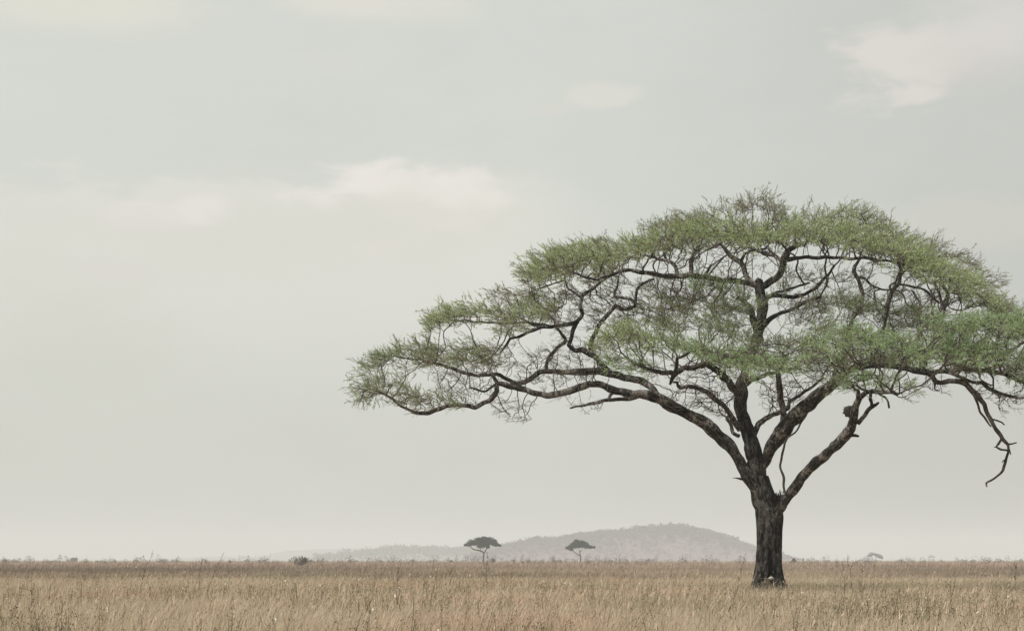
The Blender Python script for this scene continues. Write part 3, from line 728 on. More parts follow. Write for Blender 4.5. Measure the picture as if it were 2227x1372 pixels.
# --- foliage pads: (spine px, half thickness px, depth centre, depth half extent, density, leafiness, tone)
PADS = [
 ([(1415,488),(1470,474),(1520,464)], 20, 2.5, 2.2, 14, .60, 0),
 ([(1500,466),(1560,455),(1600,444)], 20, 2.5, 2.4, 14, .60, 0),
 ([(1590,440),(1625,432),(1660,432),(1700,446)], 20, 2.0, 2.2, 16, .55, 0),
 ([(1700,458),(1760,458),(1800,466)], 20, 2.0, 2.4, 15, .70, 1),
 ([(1795,464),(1840,456),(1890,468),(1935,486),(1965,505)], 22, 2.0, 2.6, 16, .65, 1),
 ([(1405,522),(1440,510),(1500,502),(1560,494),(1610,500),(1660,515)], 25, -1.5, 3.6, 20, 1.0, 2),
 ([(1440,540),(1500,530),(1560,520),(1620,520)], 14, 0.5, 2.6, 12, .8, 1),
 ([(1150,574),(1200,560),(1260,548),(1310,540),(1360,535),(1410,524)], 25, -.6, 3.4, 19, .95, 2),
 ([(1170,590),(1230,584),(1300,580),(1340,580)], 15, -.8, 2.8, 14, .85, 2),
 ([(1145,585),(1150,610),(1165,622)], 18, .5, 2.0, 10, .5, 0),
 ([(1180,548),(1250,530),(1310,518),(1350,525)], 12, 2.0, 2.2, 9, .5, 0),
 ([(1700,505),(1760,500),(1820,505),(1880,518),(1930,532),(1980,552)], 30, -.8, 3.8, 23, 1.0, 2),
 ([(1960,545),(2010,566),(2060,590),(2110,612),(2150,632)], 30, -1.0, 3.6, 23, 1.0, 2),
 ([(1650,485),(1690,480),(1720,490)], 18, 0.0, 2.8, 11, .6, 1),
 ([(1690,530),(1720,525)], 14, 0.6, 1.6, 12, .9, 2),
 ([(1945,505),(1980,520),(2010,535)], 20, 1.5, 2.5, 13, .6, 1),
 ([(2010,530),(2045,525),(2085,545),(2115,562)], 18, 3.5, 2.0, 15, .35, 0),
 ([(2095,590),(2130,600),(2175,612)], 18, 2.5, 2.0, 12, .45, 0),
 ([(2090,632),(2140,645),(2185,662),(2215,672)], 22, 0.0, 3.0, 16, .70, 1),
 ([(1085,628),(1120,622),(1160,634),(1200,640)], 11, 1.2, 2.0, 11, .6, 0),
 ([(1130,655),(1180,645),(1230,642),(1260,648)], 14, 2.6, 1.6, 13, .8, 1),
 ([(940,698),(980,676),(1020,664),(1070,664),(1120,662),(1170,662),(1210,668)], 17, 0.6, 2.8, 17, .85, 2),
 ([(960,712),(1020,692),(1080,684),(1130,682)], 9, 0.5, 2.0, 4, .5, 0),
 ([(1095,722),(1125,712),(1150,705)], 13, -0.8, 1.4, 14, .9, 2),
 ([(1130,690),(1180,690),(1215,690)], 9, 1.2, 2.0, 5, .6, 1),
 ([(795,792),(820,780),(850,762),(900,750),(950,752)], 18, -.5, 2.6, 14, .85, 1),
 ([(940,755),(990,758),(1040,762),(1085,772)], 19, -.6, 2.8, 14, .85, 1),
 ([(870,772),(930,772),(1000,776)], 10, -.5, 2.4, 8, .8, 1),
 ([(1040,748),(1080,748),(1110,757)], 9, 0.5, 1.8, 5, .4, 0),
 ([(782,846),(800,834),(830,818),(870,824),(900,842)], 19, -2.6, 1.8, 18, .75, 1),
 ([(790,858),(840,845),(880,850)], 12, -2.6, 1.6, 12, .7, 1),
 ([(880,862),(930,862),(980,872),(1020,868)], 18, -2.2, 1.9, 12, .75, 1),
 ([(985,838),(1030,834),(1060,826)], 15, -1.2, 1.6, 5, .3, 0),
 ([(1300,740),(1340,722),(1390,716),(1440,728)], 24, -5.2, 2.6, 15, .85, 2),
 ([(1430,735),(1480,742),(1530,752),(1580,766),(1640,778)], 24, -5.8, 2.8, 18, 1.0, 3),
 ([(1330,775),(1380,788),(1430,795)], 15, -5.2, 2.0, 14, .9, 3),
 ([(1455,700),(1510,695),(1560,705),(1610,722),(1660,745)], 20, -3.0, 2.6, 11, .85, 1),
 ([(1400,690),(1440,680),(1500,670)], 14, 4.0, 2.2, 6, .85, 1),
 ([(1600,760),(1650,785),(1700,785),(1745,795)], 26, -5.0, 2.6, 18, .95, 3),
 ([(1690,745),(1730,735),(1770,750)], 22, -3.5, 2.4, 13, .6, 1),
 ([(1745,742),(1790,725),(1840,722),(1890,726)], 26, -5.6, 2.8, 24, 1.0, 3),
 ([(1880,728),(1930,735),(1980,752),(2010,765)], 26, -5.6, 2.8, 24, 1.0, 3),
 ([(1760,765),(1830,765),(1900,770),(1960,778)], 18, -3.6, 2.6, 17, .8, 1),
 ([(1810,825),(1860,825),(1910,822),(1960,832),(1985,842)], 19, -6.6, 1.8, 17, .95, 3),
 ([(1740,800),(1790,800),(1840,800)], 18, -4.0, 2.0, 12, .6, 1),
 ([(2010,710),(2060,696),(2120,694),(2180,700),(2240,712),(2300,735)], 28, -5.0, 3.0, 25, 1.0, 3),
 ([(2030,745),(2090,748),(2150,752),(2220,770),(2290,795)], 24, -4.6, 3.0, 25, 1.0, 3),
 ([(2050,780),(2120,785),(2190,792),(2250,815)], 18, -3.8, 2.6, 15, .7, 1),
 ([(2190,810),(2240,820),(2290,840)], 18, -5.0, 2.0, 17, .95, 3),
 ([(1850,668),(1900,664),(1950,672),(2000,686),(2040,700)], 14, 1.0, 2.6, 15, .9, 1),
 ([(1760,660),(1800,648),(1850,650),(1880,658)], 13, 0.6, 2.2, 14, .9, 1),
 ([(1910,705),(1960,700),(2010,712)], 14, 2.5, 2.2, 12, .7, 1),
 ([(1515,618),(1560,618),(1610,630)], 12, -1.0, 1.8, 13, .9, 3),
 ([(1620,650),(1650,652),(1680,650)], 12, -.5, 1.2, 16, .9, 3),
 ([(1455,650),(1510,645),(1570,660),(1610,670)], 13, 3.0, 2.2, 7, .85, 1),
 ([(1560,690),(1600,690),(1640,700)], 14, -2.2, 1.6, 12, .7, 1),
 ([(1560,655),(1600,662),(1640,672)], 11, 0.5, 2.0, 11, .85, 1),
 ([(1420,655),(1470,650),(1520,660)], 10, 1.5, 2.0, 9, .85, 1),
 ([(1700,690),(1740,695),(1780,700)], 11, 0.0, 2.0, 10, .8, 1),
 ([(1310,570),(1370,575),(1400,570)], 8, 1.5, 1.8, 8, .6, 1),
 # beyond the frame on the right and round the back
 ([(2210,690),(2260,690),(2330,715),(2400,750)], 22, 0.5, 3.4, 12, .9, 2),
 ([(2290,760),(2360,785),(2430,815)], 22, -2.5, 3.0, 12, .9, 2),
 ([(1560,770),(1660,760),(1780,772)], 16, 6.5, 2.6, 7, .6, 1),
 ([(1880,770),(1990,765),(2100,780)], 20, 6.0, 3.0, 9, .7, 1),
]
TONES = np.array([[0.28, 0.33, 0.21], [0.31, 0.385, 0.22], [0.41, 0.495, 0.27], [0.345, 0.475, 0.255]])

def build_crown():
    att = []; leafy = []; tone = []
    for sp, ht, dc, de, dens, lf, tn in PADS:
        sp = np.array(sp, float)
        seg = np.hypot(*np.diff(sp, axis=0).T); cum = np.concatenate([[0], np.cumsum(seg)])
        Lm = cum[-1] / 60.0
        n = int(Lm * 2 * de * dens * 0.66 * (ht / 20) ** 0.5)
        # clumps inside the pad give it light, dark and gaps
        nc = max(4, int(Lm * de * 1.5))
        ct = rng.uniform(0, cum[-1], nc); cd = rng.uniform(-1, 1, nc); cz = rng.uniform(-.85, .85, nc)
        ci = rng.integers(0, nc, n)
        t = ct[ci] + rng.normal(0, 24, n); dd = cd[ci] * de + rng.normal(0, 0.45, n)
        free = rng.random(n) < 0.22
        t = np.where(free, rng.uniform(-8, cum[-1] + 8, n), t)
        dd = np.where(free, rng.uniform(-de, de, n), dd)
        t = np.clip(t, -6, cum[-1] + 6)
        px = np.interp(t, cum, sp[:, 0]) + np.minimum(t, 0) + np.maximum(t - cum[-1], 0)
        py = np.interp(t, cum, sp[:, 1]) + (13 if sp[:, 1].mean() < 485 else 7)
        e = np.clip(1 - (dd / (de * 1.15)) ** 2, 0.12, 1) ** 0.5
        endf = np.clip(np.minimum(t + 14, cum[-1] + 14 - t) / 30, 0.25, 1) ** 0.6
        off = np.where(free, rng.uniform(-1, 1, n), np.clip(cz[ci] + rng.normal(0, .22, n), -1.1, 1.1)) * ht * 0.70 * e * endf + 5 * (field(px, dd * 60, 36, 3, 3) - .5) * 2
        bulge = -(cd[ci] * 0)  # keep
        Y = 75 + dc + dd
        droop = 0.035 * dd ** 2
        x = (px - CX) / F * Y; z = H - (py + off - HY) / F * (75 + dc + dd * 0.9) - droop
        att.append(np.stack([x, Y, z], -1)); leafy.append(np.full(n, lf)); tone.append(np.full(n, tn))
    # sparse bare interior twiggery
    def region(poly, n, d0, d1, lf=0.0):
        poly = np.array(poly, float); lo = poly.min(0); hi = poly.max(0); out = []
        while len(out) < n:
            p = lo + rng.random(2) * (hi - lo)
            ins = False; j = len(poly) - 1
            for i in range(len(poly)):
                if (poly[i, 1] > p[1]) != (poly[j, 1] > p[1]) and p[0] < (poly[j, 0] - poly[i, 0]) * (p[1] - poly[i, 1]) / (poly[j, 1] - poly[i, 1]) + poly[i, 0]:
                    ins = not ins
                j = i
            if ins: out.append(W(p[0], p[1], rng.uniform(d0, d1)))
        att.append(np.array(out)); leafy.append(np.full(n, lf)); tone.append(np.zeros(n, int))
    region([(1180,650),(1300,610),(1420,610),(1560,640),(1600,700),(1300,720),(1200,720)], 240, -1, 3.5, .3)
    region([(1400,600),(1640,590),(1640,690),(1440,680)], 130, 0, 4, .35)
    region([(1680,590),(1960,575),(2080,660),(2040,720),(1900,700),(1720,720)], 240, -1, 4, .35)
    region([(1480,550),(1700,540),(1700,600),(1480,600)], 130, 0, 3, .05)
    region([(1100,780),(1250,730),(1330,780),(1280,840),(1120,830)], 260, -1.5, 2, .08)
    region([(950,800),(1080,790),(1070,860),(960,870)], 170, -2, 0, .15)
    region([(1480,790),(1620,800),(1620,880),(1560,880),(1470,840)], 200, -2.5, 2, .03)
    region([(1640,830),(1700,820),(1780,820),(1740,880),(1660,900)], 130, 0, 3, .08)
    region([(1440,880),(1470,850),(1580,890),(1590,910),(1540,900)], 90, -1.5, 1, .0)
    region([(1080,870),(1150,870),(1165,920),(1110,915),(1070,890)], 80, -2.2, -1, .05)
    region([(1170,850),(1260,850),(1250,870),(1180,870)], 26, -2, -1, 0)
    region([(1240,880),(1320,865),(1310,895),(1250,895)], 24, -2.3, -1.2, 0)
    region([(2100,840),(2220,850),(2227,880),(2180,905),(2140,870)], 110, -5, -3.4, 0)
    region([(2010,830),(2060,840),(2060,860),(2010,855)], 26, -4, -3, 0)
    region([(1960,840),(2020,845),(2000,880),(1940,870)], 20, -6.5, -5, .1)
    region([(780,860),(830,865),(810,880),(780,875)], 12, -3, -2.4, 0)
    A = np.concatenate(att); LF = np.concatenate(leafy); TN = np.concatenate(tone).astype(int)
    if len(A) > 24000:
        s = rng.permutation(len(A))[:24000]; A = A[s]; LF = LF[s]; TN = TN[s]
    # ---- space colonisation
    base = np.array(SK_POS); nb = len(base)
    pos = [p for p in base]; par = [-1] * nb
    nchild = [0] * nb
    ACT = np.ones(len(A), bool)
    best = np.full(len(A), 1e9); bi = np.zeros(len(A), int)
    new_ids = list(range(nb))
    STEP, KILL, INF = 0.17, 0.20, 2.6
    for it in range(150):
        kd = KDTree(len(new_ids))
        for i in new_ids: kd.insert(pos[i], i)
        kd.balance()
        for a in np.nonzero(ACT)[0]:
            co, i, d = kd.find(A[a])
            if d < best[a]: best[a] = d; bi[a] = i
        ACT &= best > KILL
        idx = np.nonzero(ACT & (best < INF))[0]
        if len(idx) < 3:
            idx = np.nonzero(ACT)[0]
            if len(idx) == 0: break
            INF *= 1.5
        P = np.array(pos)
        dirs = A[idx] - P[bi[idx]]; dirs /= np.maximum(np.linalg.norm(dirs, axis=1, keepdims=True), 1e-6)
        u, inv = np.unique(bi[idx], return_inverse=True)
        acc = np.zeros((len(u), 3)); np.add.at(acc, inv, dirs)
        acc /= np.maximum(np.linalg.norm(acc, axis=1, keepdims=True), 1e-6)
        acc += rng.normal(0, 0.42, acc.shape); acc[:, 2] += 0.05
        # keep some of the parent's direction
        acc /= np.maximum(np.linalg.norm(acc, axis=1, keepdims=True), 1e-6)
        new_ids = []
        for k, i in enumerate(u):
            if nchild[i] >= (3 if i >= nb else 2):
                m = idx[inv == k]; ACT[m[best[m] < 0.9]] = False
                if nchild[i] >= 6: continue
            nchild[i] += 1
            pos.append(P[i] + acc[k] * STEP); par.append(int(i)); nchild.append(0); new_ids.append(len(pos) - 1)
        if not new_ids: break
    P = np.array(pos); par = np.array(par); n = len(P)
    # ---- radii by the pipe model
    EXP = 2.35; RT = 0.0092
    acc = np.zeros(n); kids = [[] for _ in range(n)]
    for i in range(n - 1, nb - 1, -1):
        if acc[i] == 0: acc[i] = RT ** EXP
        acc[par[i]] += acc[i]; kids[par[i]].append(i)
    rad = acc ** (1 / EXP)
    sr = np.array(SK_R)
    print('crown nodes', n - nb, 'attractors', len(A))
    # ---- strands
    tb = Tubes()
    starts = [c for i in range(nb) for c in kids[i]]
    Pr = P.copy()
    while starts:
        s = starts.pop(); chain = [par[s], s]; cur = s
        while kids[cur]:
            ks = sorted(kids[cur], key=lambda c: -rad[c]); cur = ks[0]; chain.append(cur); starts += ks[1:]
        p = P[chain]; r = rad[chain].copy()
        r[0] = min(r[1] * 1.15, sr[chain[0]] if chain[0] < nb else rad[chain[0]])
        if chain[0] < nb:
            r = np.minimum(r, max(sr[chain[0]] * 0.85, 0.012))
        if len(p) > 3:
            ps = p.copy(); ps[1:-1] = 0.25 * p[:-2] + 0.5 * p[1:-1] + 0.25 * p[2:]; p = ps
        k = 4 if r[1] < 0.02 else (6 if r[1] < 0.05 else 9)
        tb.add(p, r, k, 0.0, float(s % 17))
    tb.build('fine_branches', M_TWIG, TREE)
    # ---- spray prototypes: a zigzag twig with small leaves
    def proto(leafcount, L, bare):
        tbp = Tubes()
        npt = 6; z = np.linspace(0, L, npt); p = np.stack([np.cumsum(rng.normal(0, 0.016, npt)), np.cumsum(rng.normal(0, 0.016, npt)), z], -1); p[0] = 0
        tbp.add(p, np.linspace(0.0062, 0.0032, npt), 3, cap=False)
        side = [p]
        for q_ in range(3 if bare else 2):
            i = rng.integers(1, npt - 1); a = rng.uniform(0, 6.28); l = L * rng.uniform(0.3, 0.55)
            d = np.array((math.cos(a) * .6, math.sin(a) * .6, 0.85))
            sp_ = np.array([p[i], p[i] + d * l * .5 + rng.normal(0, .01, 3), p[i] + d * l]); side.append(sp_)
            tbp.add(sp_, [0.0045, 0.004, 0.0028], 3, cap=False)
        wv = np.concatenate(tbp.v); wq = np.concatenate(tbp.q)
        LP = []; LD = []
        for _ in range(leafcount):
            s_ = side[rng.integers(0, len(side))]; t = rng.uniform(0.1, 1.0) * (len(s_) - 1); i = min(int(t), len(s_) - 2); f = t - i
            c = s_[i] * (1 - f) + s_[i + 1] * f
            ax = s_[i + 1] - s_[i]; ax /= np.linalg.norm(ax)
            d = ax * rng.uniform(0.7, 1.3) + rng.normal(0, 0.40, 3); d /= np.linalg.norm(d)
            LP.append(c); LD.append(d)
        if leafcount:
            lv, lq, _, _ = leaf_quads(np.array(LP), np.array(LD), rng.uniform(0.05, 0.095, leafcount), rng.uniform(0.011, 0.019, leafcount), np.zeros((leafcount, 3)))
        else:
            lv = np.zeros((0, 3)); lq = np.zeros((0, 4), int)
        return wv, wq, lv, lq
    protos = [proto(34, rng.uniform(.40, .62), False) for _ in range(8)] + [proto(10, rng.uniform(.36, .56), True) for _ in range(4)] + [proto(0, rng.uniform(.30, .5), True) for _ in range(5)]
    # ---- where sprays grow
    kdA = KDTree(len(A))
    for i, a in enumerate(A): kdA.insert(a, i)
    kdA.balance()
    tw_v, tw_q, lf_v, lf_q, lf_c = [], [], [], [], []; nt = nl_ = 0
    inst = {i: [] for i in range(len(protos))}
    ctr = np.array([tree_origin[0], 75.0, 7.0])
    for i in range(nb, n):
        if rad[i] > RT * 2.3: continue
        co, ai, d = kdA.find(P[i])
        lfy = LF[ai]; tn = TN[ai]
        tip = not kids[i]
        if d > 0.42: lfy = min(lfy, 0.15)
        cnt = (3 if tip else 1) if lfy > 0.2 else (2 if tip else (1 if rng.random() < .30 else 0))
        if lfy > .8 and tip and rng.random() < .5: cnt += 1
        gd = P[i] - P[par[i]]; gd /= max(np.linalg.norm(gd), 1e-6)
        outw = P[i] - ctr; outw[2] *= 0.25; outw /= max(np.linalg.norm(outw), 1e-6)
        for _ in range(cnt):
            dv = gd * 0.30 + outw * 0.60 + np.array(mnoise.noise_vector(Vector(P[i]) * .8)) * .9 * np.array((1, 1, .5)) + rng.normal(0, 0.27, 3) * np.array((1, 1, 0.55)) + np.array((0, 0, 0.15 if lfy > .2 else 0.0))
            dv /= np.linalg.norm(dv)
            rr = rng.random()
            if rr < lfy * 0.93: pi = rng.integers(0, 8)
            elif rr < lfy * 0.93 + 0.22: pi = rng.integers(8, 12)
            else: pi = rng.integers(12, 17)
            inst[pi].append((P[i], dv, rng.uniform(0, 6.28), rng.uniform(0.65, 1.25) * (1.0 if lfy > .2 else .85), tn))
    tot = 0
    for pi, L in inst.items():
        if not L: continue
        tot += len(L)
        wv, wq, lv, lq = protos[pi]
        O = np.array([l[0] for l in L]); Z = np.array([l[1] for l in L]); an = np.array([l[2] for l in L]); sc = np.array([l[3] for l in L]); tn = np.array([l[4] for l in L])
        ref = np.where(np.abs(Z[:, 2:3]) < 0.9, np.array([[0, 0, 1.0]]), np.array([[1.0, 0, 0]]))
        X = np.cross(ref, Z); X /= np.linalg.norm(X, axis=1, keepdims=True); Yv = np.cross(Z, X)
        X2 = X * np.cos(an)[:, None] + Yv * np.sin(an)[:, None]; Y2 = -X * np.sin(an)[:, None] + Yv * np.cos(an)[:, None]
        Rm = np.stack([X2, Y2, Z], -1) * sc[:, None, None]
        v = np.einsum('nij,kj->nki', Rm, wv) + O[:, None, :]
        tw_v.append(v.reshape(-1, 3)); tw_q.append((np.arange(len(L))[:, None, None] * len(wv) + wq[None]).reshape(-1, 4) + nt); nt += len(L) * len(wv)
        if len(lv):
            v = np.einsum('nij,kj->nki', Rm, lv) + O[:, None, :]
            lf_v.append(v.reshape(-1, 3)); lf_q.append((np.arange(len(L))[:, None, None] * len(lv) + lq[None]).reshape(-1, 4) + nl_); nl_ += len(L) * len(lv)
            nlf = len(lv) // 4
            c = TONES[tn][:, None, :] * rng.uniform(0.8, 1.2, (len(L), 1, 1)) * rng.uniform(0.85, 1.15, (len(L), nlf, 1))
            # a few dry, yellowed sprays
            dry = (rng.random(len(L)) < np.where(tn == 0, 0.22, np.where(tn == 1, .12, 0.03)))
            c = np.where(dry[:, None, None], np.array([0.26, 0.21, 0.12]) * rng.uniform(.8, 1.15, (len(L), nlf, 1)), c)
            lf_c.append(np.repeat(c, 4, axis=1).reshape(-1, 3))
    print('sprays', tot, 'leaf quads', nl_ // 4)
    crown = mesh_obj('crown', np.concatenate(lf_v), np.concatenate(lf_q), None, M_LEAF, color=np.concatenate(lf_c), parent=TREE)
    crown['label'] = 'flat layered green foliage pads of the big acacia'
    tv = np.concatenate(tw_v); 
    tq = np.concatenate(tw_q)
    mesh_obj('twigs', tv, tq, None, M_TWIG, parent=TREE)
build_crown()

# ------------------------------------------------------------------ pale stone at the foot of the trunk
def lump(name, loc, rad, seedv, mat, rough=.25, rings=4):
    import bmesh
    bm = bmesh.new(); bmesh.ops.create_icosphere(bm, subdivisions=rings, radius=1.0)
    for v in bm.verts:
        p = v.co.copy(); r = 1 + rough * mnoise.noise(p * 1.5 + Vector((seedv, 2, 1))) + rough * .6 * mnoise.noise(p * 4) + rough * .5 * mnoise.noise(p * 10)
        v.co = Vector((p.x * rad[0] * r, p.y * rad[1] * r, p.z * rad[2] * r))
    me = bpy.data.meshes.new(name); bm.to_mesh(me); bm.free(); me.materials.append(mat)
    for p in me.polygons: p.use_smooth = True
    o = bpy.data.objects.new(name, me); o.location = loc; scene.collection.objects.link(o)
    return o
def build_stone():
    m, g = new_mat('pale_stone')
    out = g.node('ShaderNodeOutputMaterial'); b = g.node('ShaderNodeBsdfPrincipled'); g.l.new(b.outputs[0], out.inputs[0])
    tc = g.node('ShaderNodeTexCoord'); n1 = g.noise(tc.outputs['Object'], 14, 5, .6)
    g.l.new(g.mix(n1, (0.30, 0.28, 0.25, 1), (0.66, 0.63, 0.57, 1)), b.inputs['Base Color']); b.inputs['Roughness'].default_value = .9
    m2, g = new_mat('crumbly_earth')
    out = g.node('ShaderNodeOutputMaterial'); b = g.node('ShaderNodeBsdfPrincipled'); g.l.new(b.outputs[0], out.inputs[0])
    tc = g.node('ShaderNodeTexCoord'); n1 = g.noise(tc.outputs['Object'], 9, 7, .7)
    g.l.new(g.mix(g.smooth(n1, .35, .65), (0.03, 0.024, 0.021, 1), (0.13, 0.098, 0.082, 1)), b.inputs['Base Color']); b.inputs['Roughness'].default_value = 1
    bp = g.node('ShaderNodeBump'); bp.inputs['Distance'].default_value = .05; g.l.new(n1, bp.inputs['Height']); g.l.new(bp.outputs[0], b.inputs['Normal'])
    x = W(1674, 1250, -0.62)[0]
    o = lump('earth_mound', (x, 75 - 0.62, 0.05), (0.44, 0.22, 0.60), 3.0, m2, .45)
    tag(o, 'brown heap of crumbly earth against the foot of the big trunk', 'earth heap')
    o = lump('pale_stone', (W(1677, 1250, -0.68)[0], 75 - 0.66, 0.74), (0.10, 0.07, 0.055), 6.0, m, .35, 3)
    tag(o, 'small whitish stone on the earth heap at the foot of the big trunk', 'stone')
build_stone()

# ------------------------------------------------------------------ tall stalks poking above the horizon
def build_stalk(px, py_top, dist, lean, label, leafy, pale):
    top = W(px, py_top, 0, dist)
    hgt = top[2]; bx = top[0] - lean * hgt
    root = empty('weed_stalk', (bx, dist, 0))
    tag(root, label, 'weed stalk', 'tall weed stalks standing above the grass')
    npt = 9; t = np.linspace(0, 1, npt)
    P = np.stack([bx + (top[0] - bx) * t ** 1.5 + rng.normal(0, .012, npt), dist + rng.normal(0, .012, npt), hgt * t], -1)
    s = dist / 40.0
    tb = Tubes(); tb.add(P, np.linspace(0.0045, 0.0025, npt) * s, 5)
    pts = [P]
    for i in range(5):
        k = rng.integers(4, npt - 1); a = rng.uniform(0, 6.28); l = rng.uniform(.08, .2)
        b = P[k]; e = b + np.array((math.cos(a) * l * .6, math.sin(a) * l * .6, l)); Q = np.array([b, (b + e) / 2 + rng.normal(0, .01, 3), e]); tb.add(Q, np.array([.003, .0025, .002]) * s, 4); pts.append(Q)
    tb.build('stem', M_DEAD, root)
    n = leafy; LP = []
    for i in range(n):
        q = pts[rng.integers(0, len(pts))] if rng.random() < .7 else P
        t = rng.uniform(.45 if q is P else .2, 1) * (len(q) - 1); j = min(int(t), len(q) - 2)
        LP.append(q[j] + (q[j + 1] - q[j]) * (t - j))
    D_ = rng.normal(size=(n, 3)); D_[:, 2] += .5; D_ /= np.linalg.norm(D_, axis=1, keepdims=True)
    col = (np.array([[0.42, 0.36, 0.25]]) if pale else np.array([[0.09, 0.085, 0.05]])) * rng.uniform(.7, 1.4, (n, 1))
    v, q, _, c = leaf_quads(np.array(LP), D_, rng.uniform(.03, .06, n) * s ** .5, rng.uniform(.014, .024, n) * s ** .5, col)
    mesh_obj('leaves', v, q, None, M_GRASS, color=c, parent=root)
STALKS = [
 (333,1196,60,.28,'thin leaning weed stalk above the horizon at the far left, tallest there',14,0),
 (488,1200,55,.35,'leaning pale seed stalk above the horizon left of the dark bush',16,1),
 (440,1212,58,.1,'short pinkish seed stalk just above the horizon, left of the leaning pale one',14,1),
 (955,1226,40,.12,'weed stalk with white flower head, first of two below the wooded ridge',22,1),
 (981,1232,40,.05,'weed stalk with cream flower head, second of two below the wooded ridge',22,1),
 (1061,1200,62,.02,'thin bare stalk crossing the grass just right of the dark umbrella tree',6,0),
 (1842,1204,52,-.12,'weed stalk with dark pointed seed head between the big trunk and the faint tree',20,0),
 (1873,1226,44,-.02,'pale dry stalk standing below the faint tree on the right',6,1),
 (1623,1200,60,.2,'thin curving stalk just left of the big trunk',10,0),
 (2210,1222,58,.02,'dark weed stalk at the far right edge of the plain',14,0),
 (1836,1222,42,.0,'upright straw coloured grass stalk below the dark seed head',6,1),
 (865,1234,48,.0,'upright thin stalk below the low wooded ridge on the left',8,0),
 (2066,1262,34,-.05,'dark leafy weed stalk in the grass at the right, below the horizon',20,0),
 (68,1252,32,.0,'tall dark stem in the grass at the far left',16,0),
 (36,1290,27,.05,'dark leafy weed stem near the lower left corner',22,0),
]
for s_ in STALKS: build_stalk(*s_)

# ------------------------------------------------------------------ far umbrella trees
def cluster_leaves(C, rad3, n, size, base, jitter=.25):
    """leaf clumps on and in an ellipsoid"""
    d = rng.normal(size=(n, 3)); d /= np.linalg.norm(d, axis=1, keepdims=True)
    P = C + d * rad3 * (rng.uniform(0.35, 1.0, (n, 1)) ** .5)
    D_ = rng.normal(size=(n, 3)); D_ /= np.linalg.norm(D_, axis=1, keepdims=True)
    c = np.array([base]) * rng.uniform(1 - jitter, 1 + jitter, (n, 1))
    return leaf_quads(P, D_, rng.uniform(.7, 1.4, n) * size, rng.uniform(.5, .9, n) * size, c)

def far_tree(dist, base_px, limbs, lobes, leaf, label, depth_ratio=.8, col=(0.018, 0.034, 0.025)):
    b = W(base_px, HY, 0, dist)
    root = empty('umbrella_tree', (b[0], dist, 0))
    tag(root, label, 'tree', 'umbrella trees scattered far out on the plain')
    tb = Tubes()
    for rows in limbs:
        pts = []
        for (px, py, r, d) in rows:
            p = W(px, py, d, dist); pts.append((*p, r / F * dist))
        pts = np.array(pts)
        if rows is limbs[0]: pts[0, 2] = 0
        S = catmull(pts, 0.35); tb.add(S[:, :3], S[:, 3], 8, .12, dist % 7)
    tb.build('trunk', M_BARK, root)
    parts = []
    for (px, py, hw, hh) in lobes:
        for dd in (-1, 0, 1):
            k = 1 - .35 * abs(dd)
            C = W(px + rng.normal(0, 2), py + abs(dd) * hh * .25, 0, dist); C[1] += dd * hw / F * dist * depth_ratio
            r3 = np.array([hw * k, hw * k * .7, hh * k * 1.5]) / F * dist
            parts.append(cluster_leaves(C, r3, max(40, int(hw * hh * leaf)), 0.33 * dist / 940, col))
    v, q, t, c = merge(parts)
    mesh_obj('crown', v, q, t, M_FAR, color=c, parent=root)

far_tree(940, 1051,
    [[(1051,1219,2.2,0),(1051.5,1208,1.7,0),(1052,1202,1.6,0),(1047,1198,1.5,0),(1038,1195.5,1.4,-1),(1030,1194,1.2,-1),(1024,1189,.9,-1.5),(1018,1185,.7,-2)],
     [(1052,1203,1.5,0),(1056,1197,1.2,1),(1059,1191,.9,1.5),(1062,1185,.7,2)], [(1046,1198,1,0),(1044,1191,.7,.5),(1042,1184,.6,1)]],
    [(1030,1177,9,3.4),(1073,1176,9,3.4),(1040,1172,8,3.0),(1064,1171,8,3.0),(1014,1184,6,2.6),(1022,1182,8,3.5),(1033,1180,9,4.5),(1042,1176,9,6),(1052,1173,10,5),(1060,1177,10,6),(1070,1179,9,5),(1079,1183,8,3.6),(1085,1185,4,2.2),(1050,1182,14,5),(1045,1187,6,3.5),(1062,1188,5,3),(1037,1172,5,2.4),(1055,1169,7,2)],
    11, 'dark green umbrella shaped tree at the left foot of the wooded hill')
far_tree(1010, 1262,
    [[(1262,1219,1.4,0),(1262.5,1212,1.3,0),(1262,1206,1.2,0),(1261,1201,1,0),(1260,1195,.8,.5)],
     [(1262,1208,1,0),(1256,1205,.9,-.5),(1249,1200,.8,-1),(1244,1196,.7,-1.5)], [(1261,1200,.8,0),(1267,1195,.6,1)]],
    [(1248,1182,8,3.4),(1258,1181,10,4),(1272,1183,9,4),(1234,1191,4,2.2),(1242,1188,7,3.2),(1252,1186,9,4.5),(1254,1178,8,3.6),(1262,1184,10,5),(1270,1184,9,5),(1268,1178,7,3),(1280,1188,8,3.4),(1287,1189,5,2.8),(1243,1194,6,2.2),(1255,1175,5,2)],
    11, 'smaller dark umbrella tree with slanting trunk in front of the wooded hill')
far_tree(2300, 1905,
    [[(1905,1219,.7,0),(1905,1212,.6,0),(1903,1208,.5,0)], [(1905,1212,.5,0),(1909,1209,.4,1)]],
    [(1892,1207,4.5,2.4),(1899,1204,6,2.8),(1906,1206,6,2.6),(1914,1209,6,3),(1919,1212,3,2)],
    8, 'faint hazy flat topped tree on the horizon right of the big trunk')

